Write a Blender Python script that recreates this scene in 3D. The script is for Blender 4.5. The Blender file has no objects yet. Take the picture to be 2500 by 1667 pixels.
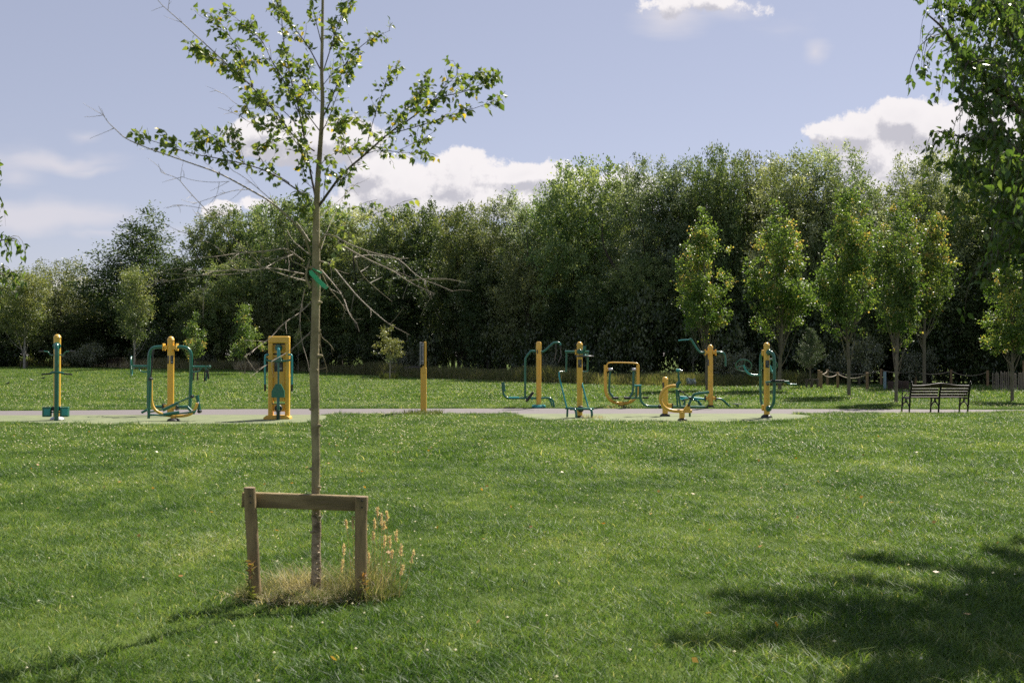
import bpy, math, random
import numpy as np
from mathutils import Vector, Matrix

sc = bpy.context.scene
COL = sc.collection
R = math.radians

# ------------------------------------------------------------------ camera
EYE = 1.55                      # height of the eye above the lawn, metres
FPX = 2430.0                    # focal length in photo pixels (35 mm on 36 mm)
HORIZ = 868.0                   # row of the horizon in the photo
PITCH = math.atan((HORIZ - 833.5) / FPX)
cam_d = bpy.data.cameras.new('camera')
cam_d.lens = 35.0
cam_d.sensor_width = 36.0
cam_d.clip_start = 0.1
cam_d.clip_end = 6000
cam_d.dof.use_dof = True
cam_d.dof.focus_distance = 26.0
cam_d.dof.aperture_fstop = 5.0
cam = bpy.data.objects.new('camera', cam_d)
cam.location = (0, 0, EYE)
cam.rotation_euler = (R(90) + PITCH, 0, 0)
COL.objects.link(cam)
sc.camera = cam
sc.render.resolution_x, sc.render.resolution_y = 1024, 682
sc.view_settings.view_transform = 'Standard'
sc.view_settings.look = 'None'
sc.view_settings.gamma = 1
sc.view_settings.exposure = 1.1
sc.cycles.use_denoising = False
sc.cycles.max_bounces = 8
sc.cycles.diffuse_bounces = 3
sc.cycles.glossy_bounces = 2
sc.cycles.transmission_bounces = 4
sc.cycles.caustics_reflective = False
sc.cycles.caustics_refractive = False
sc.cycles.sample_clamp_indirect = 3.0

# ------------------------------------------------------------------ sun and sky
SUN = Vector((0.46, 0.66, 1.0)).normalized()      # towards the sun: ahead and to one side
sun_el = math.asin(SUN.z)
sd = bpy.data.lights.new('sun', 'SUN')
sd.energy = 4.7
sd.angle = R(0.53)
sd.color = (1.0, 0.93, 0.82)
so = bpy.data.objects.new('sun', sd)
so.rotation_euler = SUN.to_track_quat('Z', 'Y').to_euler()
so.location = (10, 10, 30)
COL.objects.link(so)

W = bpy.data.worlds.new('World')
sc.world = W
W.use_nodes = True
wt = W.node_tree
wt.nodes.clear()

def nd(t, typ, **kw):
    n = t.nodes.new(typ)
    for k, v in kw.items():
        setattr(n, k, v)
    return n

def mth(t, op, a, b=None, c=None, clamp=False):
    n = t.nodes.new('ShaderNodeMath')
    n.operation = op
    n.use_clamp = clamp
    for i, v in enumerate((a, b, c)):
        if v is None:
            continue
        if isinstance(v, (int, float)):
            n.inputs[i].default_value = v
        else:
            t.links.new(v, n.inputs[i])
    return n.outputs[0]

def vmt(t, op, a, b=None, scale=None):
    n = t.nodes.new('ShaderNodeVectorMath')
    n.operation = op
    for i, v in enumerate((a, b)):
        if v is None:
            continue
        if isinstance(v, (tuple, list)):
            n.inputs[i].default_value = v
        else:
            t.links.new(v, n.inputs[i])
    if scale is not None:
        n.inputs['Scale'].default_value = scale
    return n.outputs['Value'] if op in ('LENGTH', 'DOT_PRODUCT') else n.outputs['Vector']

def uvc(px, py):
    return ((px - 1250) / FPX, (HORIZ - py) / FPX)

# clouds by their direction in the sky: (px, py, rx, ry, weight)
CUM = [(985, 455, 140, 62, 1.0), (1100, 450, 125, 68, 1.0), (1200, 490, 130, 46, .9), (1050, 500, 220, 45, .9),
       (925, 425, 70, 38, .8), (1270, 432, 90, 28, .95), (1340, 432, 80, 26, .8), (1370, 450, 90, 44, .7), (1165, 418, 60, 22, .7),
       (640, 318, 90, 34, .8), (740, 340, 120, 50, .95), (820, 330, 90, 46, .85), (540, 520, 45, 18, .7), (640, 500, 50, 20, .6),
       (2100, 318, 110, 40, .9), (2210, 300, 90, 48, 1.0), (2290, 330, 120, 55, 1.0), (2150, 370, 120, 55, .95), (2240, 400, 140, 60, 1.0),
       (2150, 445, 80, 50, .8), (2020, 318, 60, 16, .7), (2390, 290, 90, 50, .9), (2500, 330, 140, 90, .9), (2200, 520, 120, 60, .8),
       (1760, 6, 90, 24, .52), (1640, 4, 80, 30, .50), (1530, 480, 80, 60, .7), (1760, 560, 160, 60, .6), (1350, 640, 200, 60, .6),
       (170, 705, 80, 26, .7), (90, 700, 60, 20, .6)]
WISP = [(130, 395, 190, 26, .8), (210, 412, 110, 18, .6), (60, 520, 260, 42, .95), (250, 518, 120, 22, .5), (205, 328, 46, 16, .45),
        (1995, 112, 30, 30, .6), (480, 560, 160, 26, .35), (1640, 40, 80, 50, .62), (1770, 22, 90, 26, .6), (230, 562, 140, 14, .4), (660, 560, 200, 50, .4),
        (1900, 60, 90, 20, .3), (30, 420, 80, 60, .4)]

grp = bpy.data.node_groups.new('cloud_cover', 'ShaderNodeTree')
grp.interface.new_socket('uv', in_out='INPUT', socket_type='NodeSocketVector')
grp.interface.new_socket('cover', in_out='OUTPUT', socket_type='NodeSocketFloat')
grp.interface.new_socket('wisp', in_out='OUTPUT', socket_type='NodeSocketFloat')
gi, go = nd(grp, 'NodeGroupInput'), nd(grp, 'NodeGroupOutput')
def fbm(t, vec, scale, detail, rough=.55, w=0.0):
    n = nd(t, 'ShaderNodeTexNoise', noise_dimensions='4D')
    n.inputs['Scale'].default_value = scale
    n.inputs['Detail'].default_value = detail
    n.inputs['Roughness'].default_value = rough
    n.inputs['W'].default_value = w
    t.links.new(vec, n.inputs['Vector'])
    return n
nw = fbm(grp, gi.outputs[0], 14, 3)
wv = vmt(grp, 'SCALE', vmt(grp, 'SUBTRACT', nw.outputs['Color'], (.5, .5, .5)), scale=.035)
uvw = vmt(grp, 'ADD', gi.outputs[0], wv)
def field(blobs, src):
    acc = None
    for px, py, rx, ry, w in blobs:
        u, v = uvc(px, py)
        d = vmt(grp, 'SUBTRACT', src, (u, v, 0))
        d = vmt(grp, 'MULTIPLY', d, (FPX / rx / 1.35, FPX / ry / 1.35, 0))
        q = mth(grp, 'SUBTRACT', w, mth(grp, 'MULTIPLY', vmt(grp, 'LENGTH', d), w))
        acc = q if acc is None else mth(grp, 'SMOOTH_MAX', acc, q, .12)
    return acc
fc = field(CUM, uvw)
n1 = fbm(grp, gi.outputs[0], 26, 10, .66, 2.3)
cc = mth(grp, 'ADD', fc, mth(grp, 'MULTIPLY', mth(grp, 'SUBTRACT', n1.outputs['Fac'], .52), 1.7))
grp.links.new(cc, go.inputs['cover'])
fw = field(WISP, uvw)
sx = nd(grp, 'ShaderNodeMapping')
sx.inputs['Scale'].default_value = (.25, 1.4, 1)
sx.inputs['Rotation'].default_value = (0, 0, R(4))
grp.links.new(gi.outputs[0], sx.inputs[0])
n2 = fbm(grp, sx.outputs[0], 24, 6, .55, 5.1)
ww = mth(grp, 'ADD', fw, mth(grp, 'MULTIPLY', mth(grp, 'SUBTRACT', n2.outputs['Fac'], .5), .9))
grp.links.new(ww, go.inputs['wisp'])

tc = nd(wt, 'ShaderNodeTexCoord')
sep = nd(wt, 'ShaderNodeSeparateXYZ')
wt.links.new(tc.outputs['Generated'], sep.inputs[0])
yy = mth(wt, 'MAXIMUM', sep.outputs['Y'], .08)
cu = nd(wt, 'ShaderNodeCombineXYZ')
wt.links.new(mth(wt, 'DIVIDE', sep.outputs['X'], yy), cu.inputs[0])
wt.links.new(mth(wt, 'DIVIDE', sep.outputs['Z'], yy), cu.inputs[1])
g1 = nd(wt, 'ShaderNodeGroup', node_tree=grp)
g2 = nd(wt, 'ShaderNodeGroup', node_tree=grp)
wt.links.new(cu.outputs[0], g1.inputs[0])
wt.links.new(vmt(wt, 'ADD', cu.outputs[0], (.006, .014, 0)), g2.inputs[0])
front = mth(wt, 'MULTIPLY', mth(wt, 'SUBTRACT', sep.outputs['Y'], .1), 6, clamp=True)
def smooth(t, x, lo, hi):
    n = nd(t, 'ShaderNodeMapRange', interpolation_type='SMOOTHSTEP')
    t.links.new(x, n.inputs[0])
    n.inputs[1].default_value, n.inputs[2].default_value = lo, hi
    return n.outputs[0]
mask = mth(wt, 'MULTIPLY', smooth(wt, g1.outputs['cover'], .0, .20), front)
wmask = mth(wt, 'MULTIPLY', mth(wt, 'MULTIPLY', smooth(wt, g1.outputs['wisp'], .0, .75), .75), front)
lit = smooth(wt, mth(wt, 'SUBTRACT', g1.outputs['cover'], g2.outputs['cover']), -.26, .24)
thick = smooth(wt, g1.outputs['cover'], .35, 1.15)
shade = mth(wt, 'SUBTRACT', lit, mth(wt, 'MULTIPLY', thick, .16), clamp=True)

sky = nd(wt, 'ShaderNodeTexSky', sky_type='NISHITA')
sky.sun_disc = False
sky.sun_elevation = sun_el
sky.sun_rotation = math.atan2(SUN.x, SUN.y)
sky.air_density = 1.0
sky.dust_density = 0.25
sky.ozone_density = 1.3
SKYS = 0.0465
tint = nd(wt, 'ShaderNodeMix', data_type='RGBA', blend_type='MULTIPLY')
tint.inputs[0].default_value = 1
tint.inputs[7].default_value = (1.16, .98, 1.06, 1)
wt.links.new(sky.outputs[0], tint.inputs[6])
hs = nd(wt, 'ShaderNodeHueSaturation')
hs.inputs['Saturation'].default_value = .70
hs.inputs['Value'].default_value = 1.0
wt.links.new(tint.outputs[2], hs.inputs['Color'])
air = nd(wt, 'ShaderNodeMix', data_type='RGBA')
air.inputs[0].default_value = .42
air.inputs[7].default_value = (4.8, 5.2, 6.7, 1)
wt.links.new(hs.outputs[0], air.inputs[6])
ccol = nd(wt, 'ShaderNodeMix', data_type='RGBA')
ccol.inputs[6].default_value = (5.7, 5.6, 6.2, 1)
ccol.inputs[7].default_value = (9.4, 9.0, 9.1, 1)
wt.links.new(shade, ccol.inputs[0])
m1 = nd(wt, 'ShaderNodeMix', data_type='RGBA')
wt.links.new(wmask, m1.inputs[0])
wt.links.new(air.outputs[2], m1.inputs[6])
m1.inputs[7].default_value = (7.6, 7.3, 7.8, 1)
m2 = nd(wt, 'ShaderNodeMix', data_type='RGBA')
wt.links.new(mask, m2.inputs[0])
wt.links.new(m1.outputs[2], m2.inputs[6])
wt.links.new(ccol.outputs[2], m2.inputs[7])
bg = nd(wt, 'ShaderNodeBackground')
bg.inputs['Strength'].default_value = SKYS
wt.links.new(m2.outputs[2], bg.inputs['Color'])
wo = nd(wt, 'ShaderNodeOutputWorld')
wt.links.new(bg.outputs[0], wo.inputs['Surface'])

# ------------------------------------------------------------------ photo-to-place helpers
def smst(x, a, b):
    t = np.clip((x - a) / (b - a), 0, 1)
    return t * t * (3 - 2 * t)

def gz(x, y):
    """height of the lawn: level, with a soft rise far off on one side"""
    return .45 * smst(y, 48, 88) * smst(-x, 6, 26) + .0 * x

CA, SA = math.cos(PITCH), math.sin(PITCH)
def P(px, py, D):
    """point at distance D (along y) seen at pixel px, py of the photograph"""
    rx, ru = px - 1250.0, 833.5 - py
    dx, dy, dz = rx, FPX * CA - ru * SA, FPX * SA + ru * CA
    k = D / dy
    return Vector((dx * k, D, EYE + dz * k))

def G(px, py):
    """point of the lawn at pixel px, py"""
    D = EYE * FPX / max(py - HORIZ, 4)
    for _ in range(12):
        p = P(px, py, D)
        h = float(gz(p.x, p.y))
        D = (EYE - h) * FPX / max(py - HORIZ, 4) * .5 + D * .5
    p = P(px, py, D)
    p.z = float(gz(p.x, p.y))
    return p

def D_of(py):
    return EYE * FPX / (py - HORIZ)

# ------------------------------------------------------------------ materials
MATS = {}
def mat(name, col, rough=.6, metal=0, var=.0, scale=8, bump=0, bscale=40, spec=.5, coat=0, col2=None, detail=5, lo=.35, hi=.65, stretch=None):
    if name in MATS:
        return MATS[name]
    m = bpy.data.materials.new(name)
    m.use_nodes = True
    t = m.node_tree
    b = t.nodes['Principled BSDF']
    b.inputs['Base Color'].default_value = (*col, 1)
    b.inputs['Roughness'].default_value = rough
    b.inputs['Metallic'].default_value = metal
    b.inputs['Specular IOR Level'].default_value = spec
    b.inputs['Coat Weight'].default_value = coat
    b.inputs['Coat Roughness'].default_value = .2
    if var or col2 or bump:
        g = nd(t, 'ShaderNodeNewGeometry')
        src = g.outputs['Position']
        if stretch:
            mp = nd(t, 'ShaderNodeMapping')
            mp.inputs['Scale'].default_value = stretch
            t.links.new(src, mp.inputs[0])
            src = mp.outputs[0]
        if var or col2:
            n = fbm(t, src, scale, detail, .6)
            r = nd(t, 'ShaderNodeValToRGB')
            c2 = col2 or tuple(c * (1 - var) for c in col)
            r.color_ramp.elements[0].position, r.color_ramp.elements[1].position = lo, hi
            r.color_ramp.elements[0].color = (*c2, 1)
            r.color_ramp.elements[1].color = (*col, 1)
            t.links.new(n.outputs['Fac'], r.inputs[0])
            t.links.new(r.outputs[0], b.inputs['Base Color'])
            rr = mth(t, 'ADD', mth(t, 'MULTIPLY', n.outputs['Fac'], .25), rough - .12, clamp=True)
            t.links.new(rr, b.inputs['Roughness'])
        if bump:
            n = fbm(t, src, bscale, 6, .6, 3)
            bp = nd(t, 'ShaderNodeBump')
            bp.inputs['Strength'].default_value = bump
            bp.inputs['Distance'].default_value = .01
            t.links.new(n.outputs['Fac'], bp.inputs['Height'])
            t.links.new(bp.outputs[0], b.inputs['Normal'])
    MATS[name] = m
    return m

def leafmat(name, stops, trans=.35, rough=.42, spec=.5, tcol=1.5, world=None):
    """leaf: colour by the 'tint' of each leaf, part of the light goes through"""
    m = bpy.data.materials.new(name)
    m.use_nodes = True
    t = m.node_tree
    b = t.nodes['Principled BSDF']
    out = t.nodes['Material Output']
    a = nd(t, 'ShaderNodeAttribute', attribute_name='tint')
    f = a.outputs['Fac']
    if world:
        g = nd(t, 'ShaderNodeNewGeometry')
        n = fbm(t, g.outputs['Position'], world[0], 4, .6)
        f = mth(t, 'ADD', f, mth(t, 'MULTIPLY', mth(t, 'SUBTRACT', n.outputs['Fac'], .5), world[1]))
    r = nd(t, 'ShaderNodeValToRGB')
    cr = r.color_ramp
    while len(cr.elements) < len(stops):
        cr.elements.new(.5)
    for e, (p, c) in zip(cr.elements, stops):
        e.position = p
        e.color = (*c, 1)
    t.links.new(f, r.inputs[0])
    oi = nd(t, 'ShaderNodeObjectInfo')
    om = nd(t, 'ShaderNodeMix', data_type='RGBA', blend_type='MULTIPLY')
    om.name = 'own_colour'
    om.inputs[0].default_value = 1
    t.links.new(r.outputs[0], om.inputs[6])
    t.links.new(oi.outputs['Color'], om.inputs[7])
    r = type('O', (), {'outputs': [om.outputs[2]]})
    t.links.new(r.outputs[0], b.inputs['Base Color'])
    b.inputs['Roughness'].default_value = rough
    b.inputs['Specular IOR Level'].default_value = spec
    tr = nd(t, 'ShaderNodeBsdfTranslucent')
    mx = nd(t, 'ShaderNodeMix', data_type='RGBA', blend_type='MULTIPLY')
    mx.name = 'through_light'
    mx.inputs[0].default_value = 1
    mx.inputs[7].default_value = (tcol * 1.15, tcol * 1.1, tcol * .5, 1)
    t.links.new(r.outputs[0], mx.inputs[6])
    t.links.new(mx.outputs[2], tr.inputs[0])
    ms = nd(t, 'ShaderNodeMixShader')
    ms.inputs[0].default_value = trans
    t.links.new(b.outputs[0], ms.inputs[1])
    t.links.new(tr.outputs[0], ms.inputs[2])
    t.links.new(ms.outputs[0], out.inputs['Surface'])
    MATS[name] = m
    return m

YEL = mat('yellow_paint', (.80, .47, .06), .38, var=.12, scale=5, coat=.3, bump=.04, bscale=60)
GRN = mat('green_paint', (.004, .135, .088), .30, var=.25, scale=6, coat=.5)
TEAL = mat('teal_paint', (.015, .29, .28), .32, var=.2, scale=6, coat=.4)
BLK = mat('black_rubber', (.018, .018, .019), .5, var=.3, scale=30)
IRON = mat('dark_steel', (.03, .03, .033), .35, metal=.3, spec=.6)
ZINC = mat('zinc_steel', (.42, .43, .45), .33, metal=.9)
PLAT = mat('grey_panel', (.10, .11, .125), .4, var=.5, scale=70, detail=2)
PANL = mat('dark_panel', (.022, .024, .028), .35, spec=.5)
MARK = mat('panel_print', (.30, .31, .33), .5)
BENCHW = mat('bench_slat_wood', (.032, .015, .014), .30, var=.45, scale=18, coat=.12, stretch=(.3, 3, 3))
BENCHM = mat('bench_iron', (.008, .008, .009), .42, coat=.1, spec=.3)
WOOD = mat('weathered_stake_wood', (.29, .21, .10), .8, col2=(.12, .09, .04), scale=16, stretch=(1, 1, .18), bump=.8, bscale=60, lo=.40, hi=.60)
RAILW = mat('weathered_rail_wood', (.30, .22, .105), .8, col2=(.15, .11, .05), scale=14, stretch=(.15, 1, 1), bump=.8, bscale=60, lo=.40, hi=.60)
POSTW = mat('round_post_wood', (.30, .20, .10), .8, var=.4, scale=9, stretch=(1, 1, .2))
PALEW = mat('split_pale_wood', (.30, .25, .19), .85, var=.5, scale=9, stretch=(1, 1, .15))
GUARDW = mat('grey_guard_wood', (.12, .10, .07), .85, var=.4, scale=9)
ROPE = mat('rope_fibre', (.45, .38, .29), .9, var=.2, scale=50)
BARK = mat('young_birch_bark', (.34, .29, .16), .72, col2=(.13, .10, .05), scale=7, detail=8, stretch=(1, 1, .8), bump=.6, bscale=70, lo=.36, hi=.62)
BARKL = mat('peeling_birch_bark', (.38, .30, .20), .7, col2=(.10, .07, .04), scale=11, detail=8, stretch=(1, 1, 1.6), bump=.7, bscale=60, lo=.42, hi=.60)
TWIG = mat('bare_twig_bark', (.34, .28, .20), .6, var=.35, scale=12)
BRANCH = mat('branch_bark', (.085, .065, .04), .65, var=.4, scale=12)
DBARK = mat('wood_bark', (.055, .045, .034), .85, var=.5, scale=3, bump=.5, bscale=12)
GBARK = mat('grey_bark', (.18, .155, .105), .8, var=.4, scale=6, bump=.5, bscale=30)
PBARK = mat('pale_bark', (.36, .33, .28), .75, var=.4, scale=6)

# ------------------------------------------------------------------ mesh helpers
def chaikin(pts, k):
    pts = [np.array(p, float) for p in pts]
    for _ in range(k):
        out = [pts[0]]
        for a, b in zip(pts[:-1], pts[1:]):
            out += [a * .75 + b * .25, a * .25 + b * .75]
        out.append(pts[-1])
        pts = out
    return pts

class MB:
    def __init__(s):
        s.v, s.f, s.n = [], [], 0
    def add(s, v, f):
        s.v += [tuple(map(float, p)) for p in v]
        s.f += [tuple(i + s.n for i in q) for q in f]
        s.n = len(s.v)
        return s
    def tube(s, pts, r, n=8, k=1, cap=True):
        """round tube along a path; r one radius or one per point"""
        if isinstance(r, (int, float)):
            q = chaikin(pts, k)
            rad = [r] * len(q)
        else:
            q4 = [np.array((*p, rr), float) for p, rr in zip(pts, r)]
            q4 = chaikin(q4, k)
            q = [p[:3] for p in q4]
            rad = [p[3] for p in q4]
        V, F = [], []
        up = None
        m = len(q)
        for i in range(m):
            d = q[min(i + 1, m - 1)] - q[max(i - 1, 0)]
            L = np.linalg.norm(d)
            d = d / L if L > 1e-9 else np.array((0, 0, 1.))
            if up is None:
                up = np.array((0, 0, 1.)) if abs(d[2]) < .9 else np.array((1., 0, 0))
            a = up - d * np.dot(up, d)
            na = np.linalg.norm(a)
            if na < 1e-6:
                up = np.array((0, 1., 0)); a = up - d * np.dot(up, d); na = np.linalg.norm(a)
            a /= na
            up = a
            b = np.cross(d, a)
            for j in range(n):
                t = 2 * math.pi * j / n
                V.append(q[i] + (a * math.cos(t) + b * math.sin(t)) * rad[i])
        for i in range(m - 1):
            for j in range(n):
                F.append((i * n + j, i * n + (j + 1) % n, (i + 1) * n + (j + 1) % n, (i + 1) * n + j))
        if cap:
            F.append(tuple(range(n - 1, -1, -1)))
            F.append(tuple((m - 1) * n + j for j in range(n)))
        return s.add(V, F)
    def lathe(s, prof, c, n=20, axis='z'):
        """profile (radius, height) turned about an axis through c"""
        V, F = [], []
        for r, h in prof:
            for j in range(n):
                t = 2 * math.pi * j / n
                x, y = r * math.cos(t), r * math.sin(t)
                p = (x, y, h) if axis == 'z' else ((x, h, y) if axis == 'y' else (h, x, y))
                V.append((c[0] + p[0], c[1] + p[1], c[2] + p[2]))
        m = len(prof)
        for i in range(m - 1):
            for j in range(n):
                F.append((i * n + j, i * n + (j + 1) % n, (i + 1) * n + (j + 1) % n, (i + 1) * n + j))
        F.append(tuple(range(n - 1, -1, -1)))
        F.append(tuple((m - 1) * n + j for j in range(n)))
        return s.add(V, F)
    def box(s, a, b, bev=0, rot=None, piv=None):
        a, b = np.minimum(a, b), np.maximum(a, b)
        if bev:
            x0, y0, z0 = a; x1, y1, z1 = b
            e = min(bev, (x1 - x0) / 2.1, (y1 - y0) / 2.1, (z1 - z0) / 2.1)
            V = []
            for i in range(8):
                X, sx = (x1, -1) if i & 1 else (x0, 1)
                Y, sy = (y1, -1) if i & 2 else (y0, 1)
                Z, sz = (z1, -1) if i & 4 else (z0, 1)
                V += [(X, Y + sy * e, Z + sz * e), (X + sx * e, Y, Z + sz * e), (X + sx * e, Y + sy * e, Z)]
            F = []
            def f(*q): F.append(q)
            # six faces
            f(0, 3 * 4, 3 * 6, 3 * 2)
            f(3, 9, 21, 15)
            f(1, 4, 16, 13)
            f(7, 19, 22, 10)
            f(2, 8, 11, 5)
            f(14, 17, 23, 20)
            # edges
            for (i, j) in ((0, 1), (2, 3), (4, 5), (6, 7)):
                f(i * 3 + 1, i * 3 + 2, j * 3 + 2, j * 3 + 1)
            for (i, j) in ((0, 2), (1, 3), (4, 6), (5, 7)):
                f(i * 3, i * 3 + 2, j * 3 + 2, j * 3)
            for (i, j) in ((0, 4), (1, 5), (2, 6), (3, 7)):
                f(i * 3, i * 3 + 1, j * 3 + 1, j * 3)
            for i in range(8):
                f(i * 3, i * 3 + 1, i * 3 + 2)
        else:
            V = [(b[0] if i & 1 else a[0], b[1] if i & 2 else a[1], b[2] if i & 4 else a[2]) for i in range(8)]
            F = [(0, 2, 3, 1), (4, 5, 7, 6), (0, 1, 5, 4), (2, 6, 7, 3), (0, 4, 6, 2), (1, 3, 7, 5)]
        if rot is not None:
            pv = Vector(piv if piv is not None else ((a + b) / 2))
            V = [tuple(rot @ (Vector(p) - pv) + pv) for p in V]
        return s.add(V, F)
    def prism(s, poly, y0, y1):
        """outline of (x, z) points given thickness from y0 to y1"""
        n = len(poly)
        V = [(x, y0, z) for x, z in poly] + [(x, y1, z) for x, z in poly]
        F = [tuple(range(n)), tuple(range(2 * n - 1, n - 1, -1))]
        F += [(i, i + n, (i + 1) % n + n, (i + 1) % n) for i in range(n)]
        return s.add(V, F)
    def obj(s, name, m, parent=None, smooth=True, ang=40):
        me = bpy.data.meshes.new(name)
        off = np.array(parent_world(parent)) if parent else np.zeros(3)
        V = np.array(s.v) - off
        me.from_pydata(V.tolist(), [], s.f)
        import bmesh
        bm = bmesh.new(); bm.from_mesh(me)
        bmesh.ops.recalc_face_normals(bm, faces=bm.faces)
        bm.to_mesh(me); bm.free()
        me.materials.append(m)
        if smooth:
            me.polygons.foreach_set('use_smooth', [True] * len(me.polygons))
            me.set_sharp_from_angle(angle=R(ang))
        me.update()
        o = bpy.data.objects.new(name, me)
        COL.objects.link(o)
        if parent:
            o.parent = parent
        return o

def parent_world(o):
    p = Vector((0, 0, 0))
    while o:
        p += o.location
        o = o.parent
    return p

def thing(name, label, cat, loc, group=None):
    o = bpy.data.objects.new(name, None)
    o.empty_display_size = .2
    o.location = loc
    COL.objects.link(o)
    o['label'], o['category'] = label, cat
    if group:
        o['group'] = group
    return o

def tag(o, label=None, cat=None, group=None, kind=None):
    if label: o['label'] = label
    if cat: o['category'] = cat
    if group: o['group'] = group
    if kind: o['kind'] = kind
    return o

def quads_mesh(name, V, m, tint=None, tri=False):
    """V: (n, k, 3) faces of k corners that share nothing"""
    n, k = V.shape[:2]
    me = bpy.data.meshes.new(name)
    me.vertices.add(n * k)
    me.vertices.foreach_set('co', V.reshape(-1).astype(np.float32))
    me.loops.add(n * k)
    me.loops.foreach_set('vertex_index', np.arange(n * k, dtype=np.int32))
    me.polygons.add(n)
    me.polygons.foreach_set('loop_start', np.arange(0, n * k, k, dtype=np.int32))
    me.materials.append(m)
    if tint is not None:
        a = me.attributes.new('tint', 'FLOAT', 'FACE')
        a.data.foreach_set('value', tint.astype(np.float32))
    me.update()
    me.validate()
    return me

def link(name, me, parent=None, loc=(0, 0, 0)):
    o = bpy.data.objects.new(name, me)
    o.location = loc
    COL.objects.link(o)
    if parent:
        o.parent = parent
    return o

def unit(a):
    return a / np.maximum(np.linalg.norm(a, axis=-1, keepdims=True), 1e-9)

def leaves(pos, axis, L, Wd, rng, flat=.5, fold=0.0):
    """diamond leaves at pos, pointing along axis, normals near up by 'flat'"""
    n = len(pos)
    axis = unit(axis)
    nr = rng.normal(size=(n, 3))
    nr[:, 2] += flat * 2
    side = unit(np.cross(axis, nr))
    nrm = np.cross(side, axis)
    L = np.asarray(L).reshape(-1, 1) * np.ones((n, 1))
    Wd = np.asarray(Wd).reshape(-1, 1) * np.ones((n, 1))
    V = np.empty((n, 4, 3))
    V[:, 0] = pos
    V[:, 1] = pos + axis * L * .42 + side * Wd * .5 + nrm * Wd * fold
    V[:, 2] = pos + axis * L
    V[:, 3] = pos + axis * L * .42 - side * Wd * .5 + nrm * Wd * fold
    return V

# ------------------------------------------------------------------ ground, path and safety surfaces
xs = np.unique(np.concatenate([np.linspace(-1500, -90, 12), np.arange(-90, 91, 3.0), np.linspace(90, 1500, 12)]))
ys = np.unique(np.concatenate([[-60, -20], np.arange(-8, 130, 3.0), np.linspace(130, 3000, 14)]))
XX, YY = np.meshgrid(xs, ys)
ZZ = gz(XX, YY)
gv = np.stack([XX, YY, ZZ], -1).reshape(-1, 3)
nx, ny = len(xs), len(ys)
gf = [(j * nx + i, j * nx + i + 1, (j + 1) * nx + i + 1, (j + 1) * nx + i) for j in range(ny - 1) for i in range(nx - 1)]
gm = bpy.data.meshes.new('ground')
gm.from_pydata(gv.tolist(), [], gf)
m = mat('turf_soil', (.085, .12, .028), .95, col2=(.045, .07, .014), scale=1.2, detail=9, spec=.05)
gm.materials.append(m)
gm.polygons.foreach_set('use_smooth', [True] * len(gm.polygons))
ground = link('ground', gm)
tag(ground, 'wide mown park lawn running back to the wood', 'lawn', kind='structure')

def wx(px, D):
    return (px - 1250) / FPX * D
PB = [(-900, 1003.5), (0, 1003), (600, 998.5), (1250, 997), (2200, 999), (2500, 1000.5), (3300, 1001.5)]
PF = [(-900, 1015), (0, 1014), (780, 1012.5), (1250, 1010.5), (1700, 1010), (2200, 1010), (2360, 1009.5), (2480, 1004.5), (3300, 1004.8)]
def edge(tab):
    pts = []
    for px, py in tab:
        D = D_of(py)
        pts.append((wx(px, D), D))
    return np.array(pts)
EB, EF = edge(PB), edge(PF)
rs = random.Random(5)
def sheet(name, poly, z, m, label, cat):
    me = bpy.data.meshes.new(name)
    me.from_pydata([(x, y, z) for x, y in poly], [], [tuple(range(len(poly)))])
    me.materials.append(m)
    o = link(name, me)
    return tag(o, label, cat, kind='structure')
pxs = np.arange(-24, 26, .25)
pb = [(x, np.interp(x, EB[:, 0], EB[:, 1]) + rs.uniform(-.03, .03)) for x in pxs]
pf = [(x, np.interp(x, EF[:, 0], EF[:, 1]) + rs.uniform(-.03, .03)) for x in pxs]
ASPH = mat('path_tarmac', (.165, .145, .148), .9, col2=(.11, .098, .098), scale=30, detail=8, bump=.4, bscale=160)
sheet('path', pf + pb[::-1], .006, ASPH, 'pinkish grey tarmac path crossing the lawn', 'path')
PADM = mat('rubber_surface', (.165, .19, .09), .9, col2=(.095, .12, .055), scale=2.2, detail=10, bump=.4, bscale=200, lo=.3, hi=.62)
def padpoly(tab):
    pts = []
    for px, py in tab:
        D = D_of(py)
        pts.append(np.array((wx(px, D), D)))
    q = chaikin(pts, 3)
    return [(p[0] + rs.uniform(-.015, .015), p[1] + rs.uniform(-.015, .015)) for p in q]
padL = padpoly([(-500, 1016), (0, 1033), (200, 1036), (420, 1038), (620, 1037), (740, 1035), (790, 1027), (800, 1018), (795, 1013), (700, 1012.6)])
padL += [(x, np.interp(x, EF[:, 0], EF[:, 1]) - .0) for x in np.arange(padL[-1][0] - .5, -24, -.5)]
padR = padpoly([(1262, 1011), (1272, 1017), (1300, 1024), (1370, 1029), (1500, 1030), (1650, 1030.5), (1800, 1031), (1920, 1028), (1975, 1022), (1985, 1016), (1950, 1012), (1900, 1009.5)])
padR += [(x, np.interp(x, EF[:, 0], EF[:, 1]) - .0) for x in np.arange(padR[-1][0] - .5, padR[0][0], -.5)]
sheet('safety_surface', padL, .0105, PADM, 'pale green rubber surface under the three machines nearer the staked tree', 'rubber surface')
sheet('safety_surface', padR, .0105, PADM, 'pale green rubber surface under the machines between signpost and bench', 'rubber surface')
# pale strip of another path far off, in front of the long grass
fp = [(1215, 934.2), (1330, 934.5), (1400, 936), (1560, 940), (1560, 941.8), (1400, 938), (1330, 936.6), (1215, 935.6)]
sheet('far_path', [tuple(G(*q))[:2] for q in fp], .006, ASPH, 'pale strip of path far off before the long grass', 'path')

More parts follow.
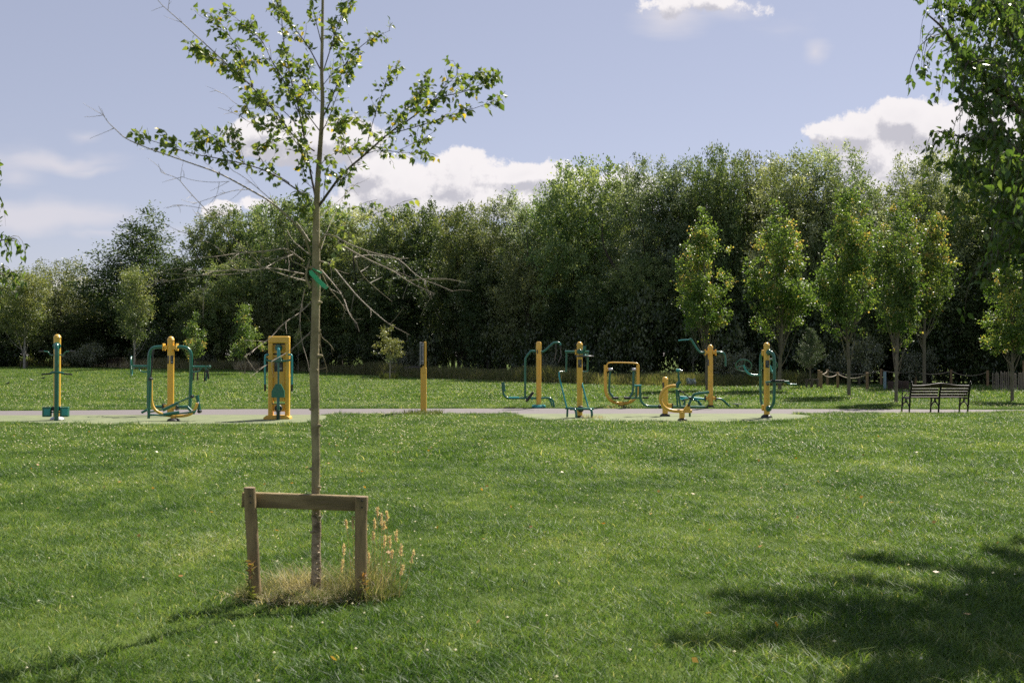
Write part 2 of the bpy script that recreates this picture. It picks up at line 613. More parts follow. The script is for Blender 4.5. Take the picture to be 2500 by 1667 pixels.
def inside(poly, x, y):
    poly = np.array(poly)
    c = np.zeros(len(x), bool)
    j = len(poly) - 1
    for i in range(len(poly)):
        xi, yi = poly[i]; xj, yj = poly[j]
        if yi != yj:
            c ^= ((yi > y) != (yj > y)) & (x < (xj - xi) * (y - yi) / (yj - yi) + xi)
        j = i
    return c
def bare(x, y, mg=0.0):
    """True where tarmac or rubber lies"""
    b = (y > np.interp(x, EF[:, 0], EF[:, 1]) - mg) & (y < np.interp(x, EB[:, 0], EB[:, 1]) + mg)
    for pl in (padL, padR):
        for dx, dy in ((0, 0), (mg, 0), (-mg, 0), (0, mg), (0, -mg)):
            b |= inside(pl, x + dx, y + dy)
            if mg == 0: break
    return b

# where the mown lawn ends (px, py)
EDGE = [(-400, 893), (0, 894), (140, 894.5), (300, 900), (480, 903), (700, 906), (900, 917), (1040, 925), (1300, 935), (1500, 942), (1700, 944), (1900, 944), (2000, 941), (2200, 938), (2500, 938), (3000, 938)]
EP = np.array([tuple(G(*q))[:2] for q in EDGE])
def lawn_end(x, y):
    """distance at which the lawn ends in the direction of (x, y)"""
    a = x / np.maximum(y, 1)
    return np.interp(a, EP[:, 0] / EP[:, 1], EP[:, 1])

# ------------------------------------------------------------------ lawn grass (one stuff object, tufts set out by nodes)
GRASS = leafmat('grass_blade', [(0, (.022, .060, .012)), (.25, (.046, .100, .020)), (.45, (.086, .158, .034)), (.65, (.145, .215, .062)), (.85, (.25, .30, .12)), (1, (.46, .45, .28))],
                trans=.40, rough=.5, spec=.30, tcol=1.5, world=(.55, 1.25))
# finer patches too
def grass_extra(m):
    t = m.node_tree
    ramp = [n for n in t.nodes if n.type == 'VALTORGB'][0]
    l = ramp.inputs[0].links[0].from_socket
    g = nd(t, 'ShaderNodeNewGeometry')
    mp = nd(t, 'ShaderNodeMapping')
    mp.inputs['Scale'].default_value = (1, 1, 0)
    t.links.new(g.outputs['Position'], mp.inputs[0])
    n = fbm(t, mp.outputs[0], 3.2, 5, .65, 7)
    f = mth(t, 'ADD', l, mth(t, 'MULTIPLY', mth(t, 'SUBTRACT', n.outputs['Fac'], .5), 1.25))
    t.links.new(f, ramp.inputs[0])
grass_extra(GRASS)
for n in GRASS.node_tree.nodes:
    if n.type == 'TEX_NOISE' and abs(n.inputs['Scale'].default_value - .55) < .01:
        n.inputs['Detail'].default_value = 5

def tuft(name, rng, n, rad, h0, h1, w, lean=.6, tall=.06):
    r = rad * np.sqrt(rng.random(n))
    th = rng.random(n) * 6.283
    base = np.stack([r * np.cos(th), r * np.sin(th), np.full(n, -.004)], 1)
    h = rng.uniform(h0, h1, n) * np.where(rng.random(n) < tall, 1.7, 1)
    ld = rng.normal(size=(n, 2)) * lean
    tip = base + np.stack([ld[:, 0] * h, ld[:, 1] * h, h], 1)
    mid = base + np.stack([ld[:, 0] * h * .32, ld[:, 1] * h * .32, h * .58], 1)
    a = rng.random(n) * 6.283
    sd = np.stack([np.cos(a), np.sin(a), np.zeros(n)], 1) * w * rng.uniform(.7, 1.3, (n, 1))
    V = np.empty((2 * n, 4, 3))
    V[:n, 0], V[:n, 1], V[:n, 2], V[:n, 3] = base - sd * .5, base + sd * .5, mid + sd * .42, mid - sd * .42
    V[n:, 0], V[n:, 1], V[n:, 2], V[n:, 3] = mid - sd * .42, mid + sd * .42, tip + sd * .06, tip - sd * .06
    ti = .42 + rng.normal(size=n) * .13 + (rng.random(n) < .05) * .45
    ti = np.concatenate([ti, ti])
    return quads_mesh(name, V, GRASS, ti)

def scatter(name, metas, pts, rots, scl, idx, m, label, cat):
    """one object: tufts of the given meshes instanced on points"""
    me = bpy.data.meshes.new(name)
    me.from_pydata(pts.tolist(), [], [])
    for nm, dt, arr in (('rz', 'FLOAT', rots), ('sc', 'FLOAT', scl), ('ix', 'INT', idx)):
        a = me.attributes.new(nm, dt, 'POINT')
        a.data.foreach_set('value', arr.astype(np.float32 if dt == 'FLOAT' else np.int32))
    o = link(name, me)
    src = bpy.data.collections.new(name + '_tufts')      # not linked to the scene: only the node tree uses it
    for i, t_ in enumerate(metas):
        so_ = bpy.data.objects.new('%s_tuft_%02d' % (name, i), t_)
        src.objects.link(so_)
    ng = bpy.data.node_groups.new(name, 'GeometryNodeTree')
    ng.interface.new_socket('Geometry', in_out='INPUT', socket_type='NodeSocketGeometry')
    ng.interface.new_socket('Geometry', in_out='OUTPUT', socket_type='NodeSocketGeometry')
    a, b = nd(ng, 'NodeGroupInput'), nd(ng, 'NodeGroupOutput')
    ci = nd(ng, 'GeometryNodeCollectionInfo')
    ci.inputs['Collection'].default_value = src
    ci.inputs['Separate Children'].default_value = True
    ci.inputs['Reset Children'].default_value = True
    ip = nd(ng, 'GeometryNodeInstanceOnPoints')
    ip.inputs['Pick Instance'].default_value = True
    def attr(nm, dt):
        n = nd(ng, 'GeometryNodeInputNamedAttribute', data_type=dt)
        n.inputs['Name'].default_value = nm
        return n.outputs['Attribute']
    cx = nd(ng, 'ShaderNodeCombineXYZ')
    ng.links.new(attr('rz', 'FLOAT'), cx.inputs[2])
    e2 = nd(ng, 'FunctionNodeEulerToRotation')
    ng.links.new(cx.outputs[0], e2.inputs[0])
    ng.links.new(a.outputs[0], ip.inputs['Points'])
    ng.links.new(ci.outputs[0], ip.inputs['Instance'])
    ng.links.new(attr('ix', 'INT'), ip.inputs['Instance Index'])
    ng.links.new(e2.outputs[0], ip.inputs['Rotation'])
    ng.links.new(attr('sc', 'FLOAT'), ip.inputs['Scale'])
    ng.links.new(ip.outputs[0], b.inputs[0])
    md = o.modifiers.new('tufts', 'NODES')
    md.node_group = ng
    me.materials.append(m)
    return tag(o, label, cat, kind='stuff')

rng = np.random.default_rng(11)
def ring(y0, y1, dens, side=1.12, extra=2.0):
    st = dens ** -.5
    hw = side * y1 / 2 + extra
    x, y = np.meshgrid(np.arange(-hw, hw, st), np.arange(y0, y1, st))
    x = (x + (np.arange(x.shape[0])[:, None] % 2) * st * .5).ravel()
    y = y.ravel()
    x = x + (rng.random(len(x)) - .5) * st * .8
    y = y + (rng.random(len(x)) - .5) * st * .8
    ok = np.abs(x) < side * y / 2 + extra
    return x[ok], y[ok]
def hvar(x, y):
    """patches of longer and shorter lawn"""
    return 1.02 + .26 * np.sin(x * 1.3 + 2 * np.sin(y * .7)) * np.sin(y * 1.1 + 1.5 * np.sin(x * .8)) + .18 * np.sin(x * 4.1 + y * 2.3) * np.sin(y * 3.7 - x)
near = [tuft('near_tuft', rng, 440, .27, .020, .045, .0038, .85) for _ in range(6)]
mid = [tuft('mid_tuft', rng, 300, .42, .028, .062, .0075, .7) for _ in range(5)]
small = [tuft('small_tuft', rng, 70, .12, .03, .075, .0075, .6) for _ in range(4)]
far = [tuft('far_tuft', rng, 330, 1.0, .04, .09, .020, .6) for _ in range(4)]
X, Y, S, I = [], [], [], []
def put(x, y, s, base, k, mg):
    ok = ~bare(x, y, mg)
    if mg >= .2:
        ok &= y < lawn_end(x, y) + .8
    x, y, s = x[ok], y[ok], s[ok]
    X.append(x); Y.append(y); S.append(s); I.append(rng.integers(0, k, len(x)) + base)
x, y = ring(3.2, 9, 17); put(x, y, hvar(x, y) * rng.uniform(.8, 1.2, len(x)), 0, 6, .28)
x, y = ring(9, 14, 13); put(x, y, hvar(x, y) * rng.uniform(.9, 1.3, len(x)), 0, 6, .28)
x, y = ring(13, 34, 7); put(x, y, hvar(x, y) * rng.uniform(.8, 1.15, len(x)), 6, 5, .40)
x, y = ring(34, 96, 1.25, extra=3); put(x, y, hvar(x, y) * rng.uniform(.8, 1.15, len(x)), 15, 4, .85)
x, y = ring(3.6, 20, .5); put(x, y, rng.uniform(1.35, 1.8, len(x)), 0, 6, .5)
# fringe along the path and the rubber
x, y = ring(21, 31, 90); near_edge = bare(x, y, .5)
x, y = x[near_edge], y[near_edge]; put(x, y, rng.uniform(.45, 1.0, len(x)) * np.where(rng.random(len(x)) < .06, 1.7, 1), 11, 4, .07)
X, Y, S, I = map(np.concatenate, (X, Y, S, I))
pts = np.stack([X, Y, gz(X, Y)], 1)
scatter('grass', near + mid + small + far, pts, rng.random(len(X)) * 6.283, S, I, GRASS, 'short green lawn grass with paler and darker patches', 'grass')
print('GRASS tufts', len(X))

# clover heads and daisies: specks
def specks(name, n_spec, m, label, cat, size, zs):
    Vs = []
    for (y0, y1, n, k) in n_spec:
        y = np.sqrt(rng.random(n) * (y1 ** 2 - y0 ** 2) + y0 ** 2)
        x = (rng.random(n) - .5) * (1.1 * y + 3)
        # gather in drifts
        d = np.sin(x * .9 + 1.7 * np.sin(y * .45)) * np.sin(y * .6 + x * .2) + rng.normal(size=n) * .7
        ok = (d > -.2) & ~bare(x, y, .05) & (y < lawn_end(x, y))
        x, y = x[ok], y[ok]
        r = size * k * rng.uniform(.6, 1.25, len(x))
        c = np.stack([x, y, gz(x, y) + rng.uniform(*zs, len(x))], 1)
        ex, ey, up = np.eye(3)
        for sx_ in (1, -1):
            for sy_ in (1, -1):
                for sz_ in (.8, -.5):
                    Vs.append(np.stack([c + r[:, None] * up * sz_, c + r[:, None] * ex * sx_, c + r[:, None] * ey * sy_], 1))
    V = np.concatenate(Vs)
    return tag(link(name, quads_mesh(name, V, m)), label, cat, kind='stuff')
WHITE = leafmat('clover_white', [(0, (.78, .76, .62)), (1, (.80, .72, .66))], trans=.55, rough=.8, spec=.1, tcol=1.0)
WHITE.node_tree.nodes['through_light'].inputs[7].default_value = (1.15, 1.12, 1.0, 1)
specks('clover_flowers', [(3.5, 9, 380, .9), (9, 16, 1500, 1.0), (16, 32, 9000, 1.35), (32, 62, 11000, 1.9)], WHITE, 'scattered small white clover heads in the lawn', 'flowers', .0095, (.055, .09))
LITT = leafmat('fallen_leaf', [(0, (.30, .12, .03)), (.5, (.50, .30, .06)), (1, (.28, .2, .1))], trans=.2)
n = 170
y = np.sqrt(rng.random(n) * (20 ** 2 - 4 ** 2) + 16); x = (rng.random(n) - .5) * (1.1 * y + 2)
ok = ~bare(x, y, .1); x, y = x[ok], y[ok]
V = leaves(np.stack([x, y, np.full(len(x), .055)], 1), np.stack([rng.normal(size=len(x)), rng.normal(size=len(x)), rng.normal(size=len(x)) * .3], 1), .045, .032, rng, .9)
tag(link('fallen_leaves', quads_mesh('fallen_leaves', V, LITT, rng.random(len(x)))), 'yellow and brown leaves fallen on the lawn', 'leaves', kind='stuff')

# ================================================================== OUTDOOR GYM
class Rig:
    """parts of one machine, set out from the photo at the machine's own distance"""
    def __init__(s, name, label, cat, px, py, group=None):
        s.base = G(px, py)
        s.D = s.base.y
        s.s = s.D / FPX                        # metres per photo pixel
        s.r = thing(name, label, cat, s.base, group)
    def p(s, q):
        return P(q[0], q[1], s.D + (q[2] if len(q) > 2 else 0))
    def tube(s, name, m, pts, r, k=2, n=12, par=None):
        rr = [x * s.s for x in r] if isinstance(r, (list, tuple)) else r * s.s
        return MB().tube([s.p(q) for q in pts], rr, n, k).obj(name, m, par or s.r)
    def tubes(s, name, m, lst, par=None, n=12):
        mb = MB()
        for pts, r, k in lst:
            mb.tube([s.p(q) for q in pts], r * s.s, n, k)
        return mb.obj(name, m, par or s.r)
    def box(s, name, m, x0, y0, x1, y1, d0, d1, bev=.006, par=None):
        a, b = s.p((x0, y0, (d0 + d1) / 2)), s.p((x1, y1, (d0 + d1) / 2))
        return MB().box((a.x, s.D + d0, a.z), (b.x, s.D + d1, b.z), bev).obj(name, m, par or s.r, ang=25)
    def disc(s, name, m, px, py, r, d0, d1, par=None, n=24, ax='y', rim=.15):
        c = s.p((px, py, (d0 + d1) / 2))
        r *= s.s
        h = d1 - d0
        e = rim * abs(h)
        pr = [(r * .9, 0), (r, e), (r, h - e), (r * .9, h)]
        if ax == 'y':
            return MB().lathe(pr, (c.x, s.D + d0, c.z), n, 'y').obj(name, m, par or s.r)
        if ax == 'x':
            return MB().lathe(pr, (c.x - h / 2, s.D + d0, c.z), n, 'x').obj(name, m, par or s.r)
    def post(s, px, top, bot, r, m=None, dome=True, cap=9, d=0, name='post'):
        c = s.p((px, bot)); c.y = s.D + d
        t = s.p((px, top)); R_ = r * s.s
        z0, z1 = min(c.z, s.base.z), t.z
        h = z1 - z0
        o = MB().lathe([(R_, 0), (R_, h - cap * s.s)], (c.x, c.y, z0), 24).obj(name, m or YEL, s.r)
        q = cap * s.s
        if dome:
            pr = [(R_ * 1.09, -q * .0), (R_ * 1.09, q * .22), (R_ * 1.0, q * .30), (R_ * .92, q * .55), (R_ * .70, q * .80), (R_ * .38, q * .95), (R_ * .05, q)]
        else:
            pr = [(R_ * 1.06, -q * .9), (R_ * 1.07, q * .3), (R_ * 1.02, q * .7), (R_ * .8, q * .95), (R_ * .1, q)]
        MB().lathe(pr, (c.x, c.y, z1 - q), 24).obj('post_cap', m or YEL, o)
        return o
    def flange(s, px, py, r, h, m=BLK, d=0, name='base_flange', bolts=True):
        c = s.p((px, py))
        R_, H = r * s.s, h * s.s
        mb = MB().lathe([(R_ * .98, 0), (R_, H * .25), (R_ * .9, H * .5), (R_ * .55, H * .95), (R_ * .35, H)], (c.x, s.D + d, s.base.z + .002), 28)
        for k in range(6):
            a = k * math.pi / 3 + .3
            mb.lathe([(.011, -.01), (.011, .014), (.006, .018)], (c.x + R_ * .8 * math.cos(a), s.D + d + R_ * .8 * math.sin(a), s.base.z + H * .55), 6)
        o = mb.obj(name, m, s.r)
        return o
    def panel(s, x0, y0, x1, y1, d, par):
        """dark instruction plate with lines of print"""
        o = s.box('instruction_panel', PANL, x0, y0, x1, y1, d - .008, d, .002, par)
        a, b = s.p((x0, y0, d)), s.p((x1, y1, d))
        w, h = b.x - a.x, a.z - b.z
        mb = MB()
        rr = random.Random(int(x0))
        mb.box((a.x + w * .12, s.D + d - .0105, a.z - h * .12), (a.x + w * .6, s.D + d - .0085, a.z - h * .07))
        for k in range(6):
            z = a.z - h * (.2 + .07 * k)
            mb.box((a.x + w * .12, s.D + d - .0105, z), (a.x + w * (.55 + rr.random() * .33), s.D + d - .0085, z - h * .018))
        mb.box((a.x + w * .60, s.D + d - .0105, a.z - h * .84), (a.x + w * .88, s.D + d - .0085, a.z - h * .70))
        q_ = mb.obj('panel_print', MARK, o, smooth=False)
        q_['kind'] = 'stuff'
        return o

def plate_x(rig, name, m, px, py, w, h, t, d0, d1, par=None):
    return rig.box(name, m, px - w, py - h, px + w, py + h, d0, d1, .004, par)

# ---- 1 the single post with two footplates, seen end on
A = Rig('stepper_machine', 'yellow post machine with a pair of teal footplates, nearest the edge of the picture', 'gym machine', 138.5, 1025, 'outdoor gym machines beside the path')
A.post(139, 816, 1023, 8.2)
A.flange(140, 1025, 17, 9, ZINC)
hub = A.disc('hub', GRN, 139, 845, 9.5, -.12, -.07)
A.tube('front_frame', GRN, [(139, 846, -.08), (139, 843, -.16), (139, 841, -.24), (138.7, 850, -.30), (138.5, 880, -.30), (138, 1000, -.30), (137.5, 1029.5, -.30)], 4.9, k=2)
for s_ in (-1, 1):
    h = A.tube('handlebar', GRN, [(139 + 7 * s_, 866, -.05), (139 + 13 * s_, 868, -.06), (139 + 18 * s_, 864, -.07), (139 + 21 * s_, 858.5, -.08), (139 + 31 * s_, 857.5, -.08)], 1.5)
    A.tube('grip', BLK, [(139 + 31 * s_, 857.5, -.08), (139 + 44 * s_, 858, -.08)], 1.9, k=0, par=h)
c = A.tube('crossbar', GRN, [(123, 911, -.34), (128, 909, -.34), (150, 909, -.34), (156, 912, -.34)], 2.6, k=1)
for s_ in (-1, 1):
    A.tube('grip', BLK, [(139 + 13 * s_, 912, -.34), (139 + 37 * s_, 914, -.34)], 1.9, k=0, par=c)
for s_ in (-1, 1):
    cx = 115 if s_ < 0 else 158
    ped = A.box('footplate', GRN, cx - 10, 993, cx + 10, 1017, -.26, -.16, .012)
    A.box('foot_tread', TEAL, cx - 7.2, 998, cx + 7.2, 1013.5, -.268, -.255, .003, ped)
    A.tube('footplate_arm', GRN, [(cx - 9 * s_ - 3 * s_, 1006, -.18), (139, 1006, -.18)], 1.8, k=0)
    A.disc('pivot_wheel', BLK, 139 + 7.5 * s_, 997, 5.5, -.20, -.12)

# ---- 2 tall post with two long hoops and a wheel each side
B = Rig('arm_wheel_machine', 'yellow post machine with two green hooped frames and a side wheel on each arm', 'gym machine', 416.5, 1013, 'outdoor gym machines beside the path')
bp_ = B.post(416.5, 821, 1013, 8.0, cap=10)
B.flange(416.5, 1013, 15, 7)
B.panel(409, 868, 424, 888, -.075, bp_)
for s_ in (-1, 1):
    B.box('top_bracket', YEL, 416.5 + s_ * 6, 843, 416.5 + s_ * 15, 853, -.06, .06, .006)
    B.box('bracket_plate', YEL, 416.5 + s_ * 15, 838.5, 416.5 + s_ * 17.2, 856, -.10, .10, .004)
    B.box('low_bracket', YEL, 416.5 + s_ * 6, 988, 416.5 + s_ * 15, 998, -.06, .06, .006)
    B.box('bracket_plate', IRON, 416.5 + s_ * 15, 985, 416.5 + s_ * 18, 1001, -.10, .10, .004)
B.tube('hoop_frame', GRN, [(400, 847), (384, 847), (371, 850), (365, 862), (364, 880), (362, 1000), (362.5, 1002)], 4.1)
B.tube('hoop_frame', GRN, [(433, 847), (449, 847), (460, 851), (467, 862), (467, 880), (464, 985), (463, 998)], 4.1)
B.tube('low_tube', GRN, [(372, 993), (400, 993)], 3.6, k=0)
B.tube('low_tube', GRN, [(433, 993), (463, 993)], 3.6, k=0)
a1 = B.tube('side_arm', GRN, [(364, 894), (324, 894)], 2.7, k=0)
B.tube('side_arm_brace', GRN, [(362, 908.5), (347, 908), (341, 904), (339.5, 897)], 1.7, par=a1)
rimpts = [(321.5 + 2.2 * math.cos(t), 893.5 + 23.5 * math.sin(t), .22 * math.cos(t)) for t in np.linspace(0, 2 * math.pi, 25)]
wl = B.tube('turning_wheel', GRN, rimpts, 1.6, k=1, n=8)
B.tubes('spokes', GRN, [([(321.5 + 2 * math.cos(t), 893.5 + 22 * math.sin(t), .21 * math.cos(t)), (321.5, 893.5)], 1.0, 0) for t in (0.4, 2.5, 4.6)], wl, 8)
a2 = B.tube('side_arm', GRN, [(466, 895), (512, 895)], 2.7, k=0)
B.tube('side_arm_brace', GRN, [(467, 908.5), (480, 908), (489, 905), (491, 897)], 1.7, par=a2)
B.disc('arm_end', GRN, 511.5, 895, 3.6, -.03, .03)
pc = B.tube('pedal_crank', GRN, [(503, 892, -.02), (503, 900, -.02), (506, 908, -.02), (502, 930, -.02)], 2.4, k=1)
B.tube('hand_pedal', BLK, [(500, 908, -.05), (499, 932, -.05)], 1.6, k=0, par=pc)
B.tube('hand_pedal', BLK, [(507, 905, -.05), (509.5, 925, -.05)], 2.3, k=0, par=pc)
B.disc('pedal_hub', IRON, 505, 906, 4, -.05, 0, par=pc)

# ---- 3 cross trainer in front of it, yellow J beam
Cc = Rig('cross_trainer', 'low cross trainer on a curved yellow beam with green foot boards', 'gym machine', 423, 1028, 'outdoor gym machines beside the path')
Cc.flange(424, 1028, 16, 8, BLK)
Cc.post(423, 1013, 1026, 6, cap=2, dome=False, name='foot_post')
Cc.tube('curved_beam', YEL, [(369, 925), (369, 960), (370, 985), (379, 1002), (396, 1011), (415, 1015), (445, 1016), (467, 1011), (477, 999), (481, 984)], 3.6)
lv = Cc.tube('swing_lever', GRN, [(367.5, 926, -.1), (364, 1000, -.1), (363, 1021, -.1)], 3.4, k=0)
Cc.tube('hand_lever', IRON, [(375, 853, -.1), (371, 890, -.1), (368, 925, -.1)], 1.8, k=1, par=lv)
Cc.disc('pivot', IRON, 368, 925, 4.0, -.16, -.05, par=lv)
lv2 = Cc.tube('swing_lever', GRN, [(481, 965, .12), (484, 982, .12), (487, 1003, .12)], 4.2, k=0)
Cc.disc('pivot', IRON, 487.5, 1004, 4.4, .05, .18, par=lv2)
Cc.disc('pivot', ZINC, 484, 984, 2.4, .02, .1, par=lv2)
f1 = Cc.tube('foot_bar', GRN, [(364, 1012, -.12), (400, 1014, -.12), (440, 1009.5, -.12), (478, 1004, -.12)], 2.0, k=1)
Cc.tube('foot_board', GRN, [(400, 1012, -.12), (437, 1006.5, -.12)], 3.9, k=0, par=f1)
f2 = Cc.tube('foot_bar', GRN, [(360, 1006, .1), (392, 1002, .1), (432, 984, .1), (474, 965, .1)], 2.0, k=1)
Cc.tube('foot_board', GRN, [(398, 1001, .1), (434, 984, .1)], 3.9, k=0, par=f2)
Cc.disc('pivot', IRON, 470, 968, 4, .04, .16, par=f2)
Cc.tube('toe_bar', GRN, [(346, 1007, -.05), (360, 1000, -.05)], 3.0, k=0)
Cc.tube('rear_brace', GRN, [(456, 992, .05), (467, 1003, .05)], 3.6, k=0)
Cc.tube('rear_brace', GRN, [(472, 1010, 0), (478, 998, 0)], 3.0, k=0)

# ---- 4 wide yellow frame press machine
E = Rig('press_machine', 'wide yellow panel machine with a dark green seat and two hanging handles', 'gym machine', 679, 1023, 'outdoor gym machines beside the path')
for s_ in (-1, 1):
    E.box('side_upright', YEL, 682 + s_ * 25.5, 836, 682 + s_ * 15, 1016, -.08, .08, .02)
E.box('head_box', YEL, 656.5, 820.5, 707.5, 838, -.10, .10, .022)
E.box('back_panel', YEL, 668, 837, 696, 862, .0, .05, .003)
bpn = E.box('back_panel', YEL, 668, 866.5, 696, 979, .0, .05, .003)
E.box('low_panel', YEL, 668, 985, 696, 1004, .0, .05, .003)
E.box('slot_back', IRON, 667, 862, 697, 866.5, .03, .05, 0)
E.box('slot_back', IRON, 667, 838, 697, 841, -.02, -.004, 0)
bs = MB(); a, b = E.p((647, 1016)), E.p((710, 1024))
bs.prism([(a.x, E.base.z), (b.x, E.base.z), (b.x, E.base.z + .05), (b.x - .07, E.base.z + .10), (a.x + .07, E.base.z + .10), (a.x, E.base.z + .05)], E.D - .16, E.D + .16).obj('base_plate', YEL, E.r, ang=20)
E.panel(670, 873, 691, 907, 0.0, bpn)
E.disc('hub', GRN, 680.5, 849, 8.5, -.10, -.0)
E.tube('yoke', TEAL, [(680.5, 850, -.10), (680.5, 850, -.22), (680.5, 856, -.30), (680.5, 875, -.30)], 4.2)
yk = E.tube('cross_yoke', GRN, [(648, 878, -.30), (660, 881.5, -.30), (700, 881.5, -.30), (713, 877, -.30)], 2.4)
E.box('yoke_clamp', GRN, 674, 873, 687, 884, -.36, -.26, .008, yk)
for s_, xx in ((-1, 647), (1, 713)):
    hd = E.tube('press_handle', TEAL, [(xx - s_ * 8, 865.5, -.18), (xx - s_ * 2, 866, -.28), (xx, 870, -.30), (xx + s_ * -.2, 939, -.30)], 2.5)
    E.tube('grip', BLK, [(xx - s_ * .2, 938, -.30), (xx - s_ * .3, 955, -.30)], 2.6, k=0, par=hd)
    E.tube('handle_stop', YEL, [(656 if s_ < 0 else 708, 871.5, -.05), (xx, 871.5, -.1)], 1.5, k=0)
    E.tube('catch_hook', YEL, [(656 if s_ < 0 else 708, 922, -.05), (xx - s_ * 4, 921, -.1), (xx - s_ * 3, 917, -.12)], .8, k=1)
E.tube('seat_stem', GRN, [(680, 884, -.30), (679.7, 938, -.34)], 2.4, k=0)
zz = [(673.5, 937), (686, 937), (695, 955), (695, 970), (663.5, 970), (663.5, 955)]
MB().prism([(E.p((x, y, -.37)).x, E.p((x, y, -.37)).z) for x, y in zz], E.D - .40, E.D - .345).obj('seat_back', TEAL if 0 else GRN, E.r, ang=20)
E.tube('seat_frame', GRN, [(679.5, 968, -.36), (679.5, 985, -.42), (679.5, 1000, -.42), (679, 1028, -.42)], 3.6)
E.tube('foot_rest', GRN, [(664, 985, -.42), (696, 985, -.42)], 1.3, k=0)
E.disc('rubber_wheel', BLK, 680, 996.5, 9, -.36, -.28)
mb = MB()
for k in range(7):
    c0 = E.p((679.3, 1003 + k * 3.3, -.42)); mb.lathe([(.035, 0), (.062, .006), (.062, .014), (.035, .02)], (c0.x, E.D - .42, c0.z), 14)
mb.obj('ribbed_buffer', BLK, E.r)

# ---- sign post
S = Rig('sign_post', 'slim yellow signpost with a dark board set in its split top', 'sign post', 1034, 1010)
S.box('post', YEL, 1027.3, 897, 1041, 1012, -.06, .06, .012)
S.box('upright', YEL, 1035.2, 834, 1040.2, 900, -.05, .05, .01)
sb = S.box('sign_board', PLAT, 1028.5, 837, 1034.9, 889, -.30, .30, .004)
S.box('board_edge', ZINC, 1027.8, 835, 1028.9, 891, -.31, .31, .001)
S.box('board_band', ZINC, 1028.7, 842, 1034.6, 843.6, -.306, -.300, 0, sb)
S.box('board_band', ZINC, 1028.7, 880, 1034.6, 881.4, -.306, -.300, 0, sb)
S.tube('graffiti_stroke', ZINC, [(1031, 846, -.304), (1030.6, 858, -.304), (1031.5, 866, -.304), (1033.5, 872, -.304)], .35, k=2, n=6, par=sb)
S.box('collar', YEL, 1031.5, 893, 1036.5, 911, -.075, -.05, .01)

# ---- 5 pull down machine with seat
F = Rig('pull_down_machine', 'yellow post machine with a long green seat bar and an arm trailing straps', 'gym machine', 1315, 996, 'outdoor gym machines beside the path')
fp_ = F.post(1315.2, 834, 992, 6.2, dome=False, cap=9)
F.tube('post_rib', YEL, [(1318, 872, -.07), (1318.5, 915, -.07)], 1.4, k=0, par=fp_)
F.box('slot', IRON, 1311, 854, 1313.2, 863, -.085, -.05, .002, fp_)
c0 = F.p((1315.3, 992)); MB().lathe([(.19, 0), (.21, .02), (.21, .07), (.18, .1), (.06, .11)], (c0.x, F.D, F.base.z), 26).obj('base_collar', TEAL, F.r)
F.tube('side_frame', GRN, [(1310, 858), (1299, 856.5), (1295, 857.5), (1284, 872), (1282.3, 878), (1282, 905), (1282, 969)], 2.6, k=1)
arm = F.tube('pull_arm', GRN, [(1321, 858), (1328, 858.5), (1350, 837.5), (1355, 836), (1366, 836), (1368.5, 843)], 2.5, k=1)
F.tube('strap', mat('strap_web', (.16, .15, .13), .8), [(1357.5, 838), (1356.5, 848), (1358, 858), (1355, 872), (1354.5, 880)], .75, k=1, par=arm)
F.tube('strap', MATS['strap_web'], [(1367.5, 843), (1369, 856), (1370.5, 868), (1366, 878), (1363, 885)], .65, k=1, par=arm)
F.tube('strap_clip', IRON, [(1357.5, 845), (1357.5, 851)], 1.2, k=0, par=arm)
F.tube('strap_clip', IRON, [(1367.8, 843), (1368.6, 850)], 1.3, k=0, par=arm)
F.tube('seat_beam', GRN, [(1226, 934), (1227.5, 953), (1229.5, 964), (1238, 971.8), (1250, 972.3), (1311, 971.5)], 2.4, k=1)
F.tube('back_pad', GRN, [(1228.5, 933), (1231.5, 955)], 3.2, k=0)
F.box('seat_pad', TEAL, 1242, 968.5, 1268, 972.5, -.14, .14, .015)
a = [F.p(q) for q in ((1282, 965), (1275.5, 971.5), (1288.5, 971.5))]
MB().prism([(q.x, q.z) for q in a], F.D - .02, F.D + .02).obj('gusset', GRN, F.r)
pd = F.tube('foot_pedal', BLK, [(1284.5, 980, -.12), (1302, 957, -.12)], 3.3, k=0)
F.tube('pedal_arm', GRN, [(1292, 968, -.1), (1300, 976, -.05)], 1.6, k=0, par=pd)
F.tube('rear_leg', GRN, [(1321, 971.5), (1338, 970.5), (1346, 973), (1351.5, 981), (1352.5, 996)], 2.5, k=2)
F.tube('rear_leg', GRN, [(1338, 971, .25), (1343, 976, .25), (1346.5, 984, .25), (1347.5, 994, .25)], 2.2, k=2)

# ---- 6 post with horizontal wheel, rail and low bar
H = Rig('body_twist_machine', 'yellow domed post with a flat hand wheel and a low green step frame', 'gym machine', 1415, 1019, 'outdoor gym machines beside the path')
hp = H.post(1415.2, 834, 1017, 7.0, cap=9)
H.panel(1411, 877.5, 1420.3, 897, -.072, hp)
H.tube('top_rail', GRN, [(1379, 858.5, .14), (1438, 858.5, .14)], 2.9, k=0)
for s_, x0, x1, x2 in ((-1, 1383, 1366, 1380), (1, 1435, 1422, 1433)):
    H.tube('drop_bar', GRN, [(x0, 860, .14), (x0 - .8, 906, .14)], 2.3, k=0)
    H.tube('elbow_rest', GRN, [(x0 - .5, 906.5, .14), (x1, 907, .0)], 1.5, k=0)
H.tube('front_stay', TEAL, [(1365, 908, 0), (1365.3, 922, -.05), (1383.5, 994, -.3)], 2.0, k=1)
H.tube('front_stay', TEAL, [(1421, 935, 0), (1423, 945, -.1), (1436, 994, -.3)], 2.0, k=1)
H.box('top_flange', YEL, 1403.5, 853, 1408.5, 866, -.04, .10, .01)
hb = H.disc('hub', GRN, 1414.5, 858.5, 6.2, -.14, -.07)
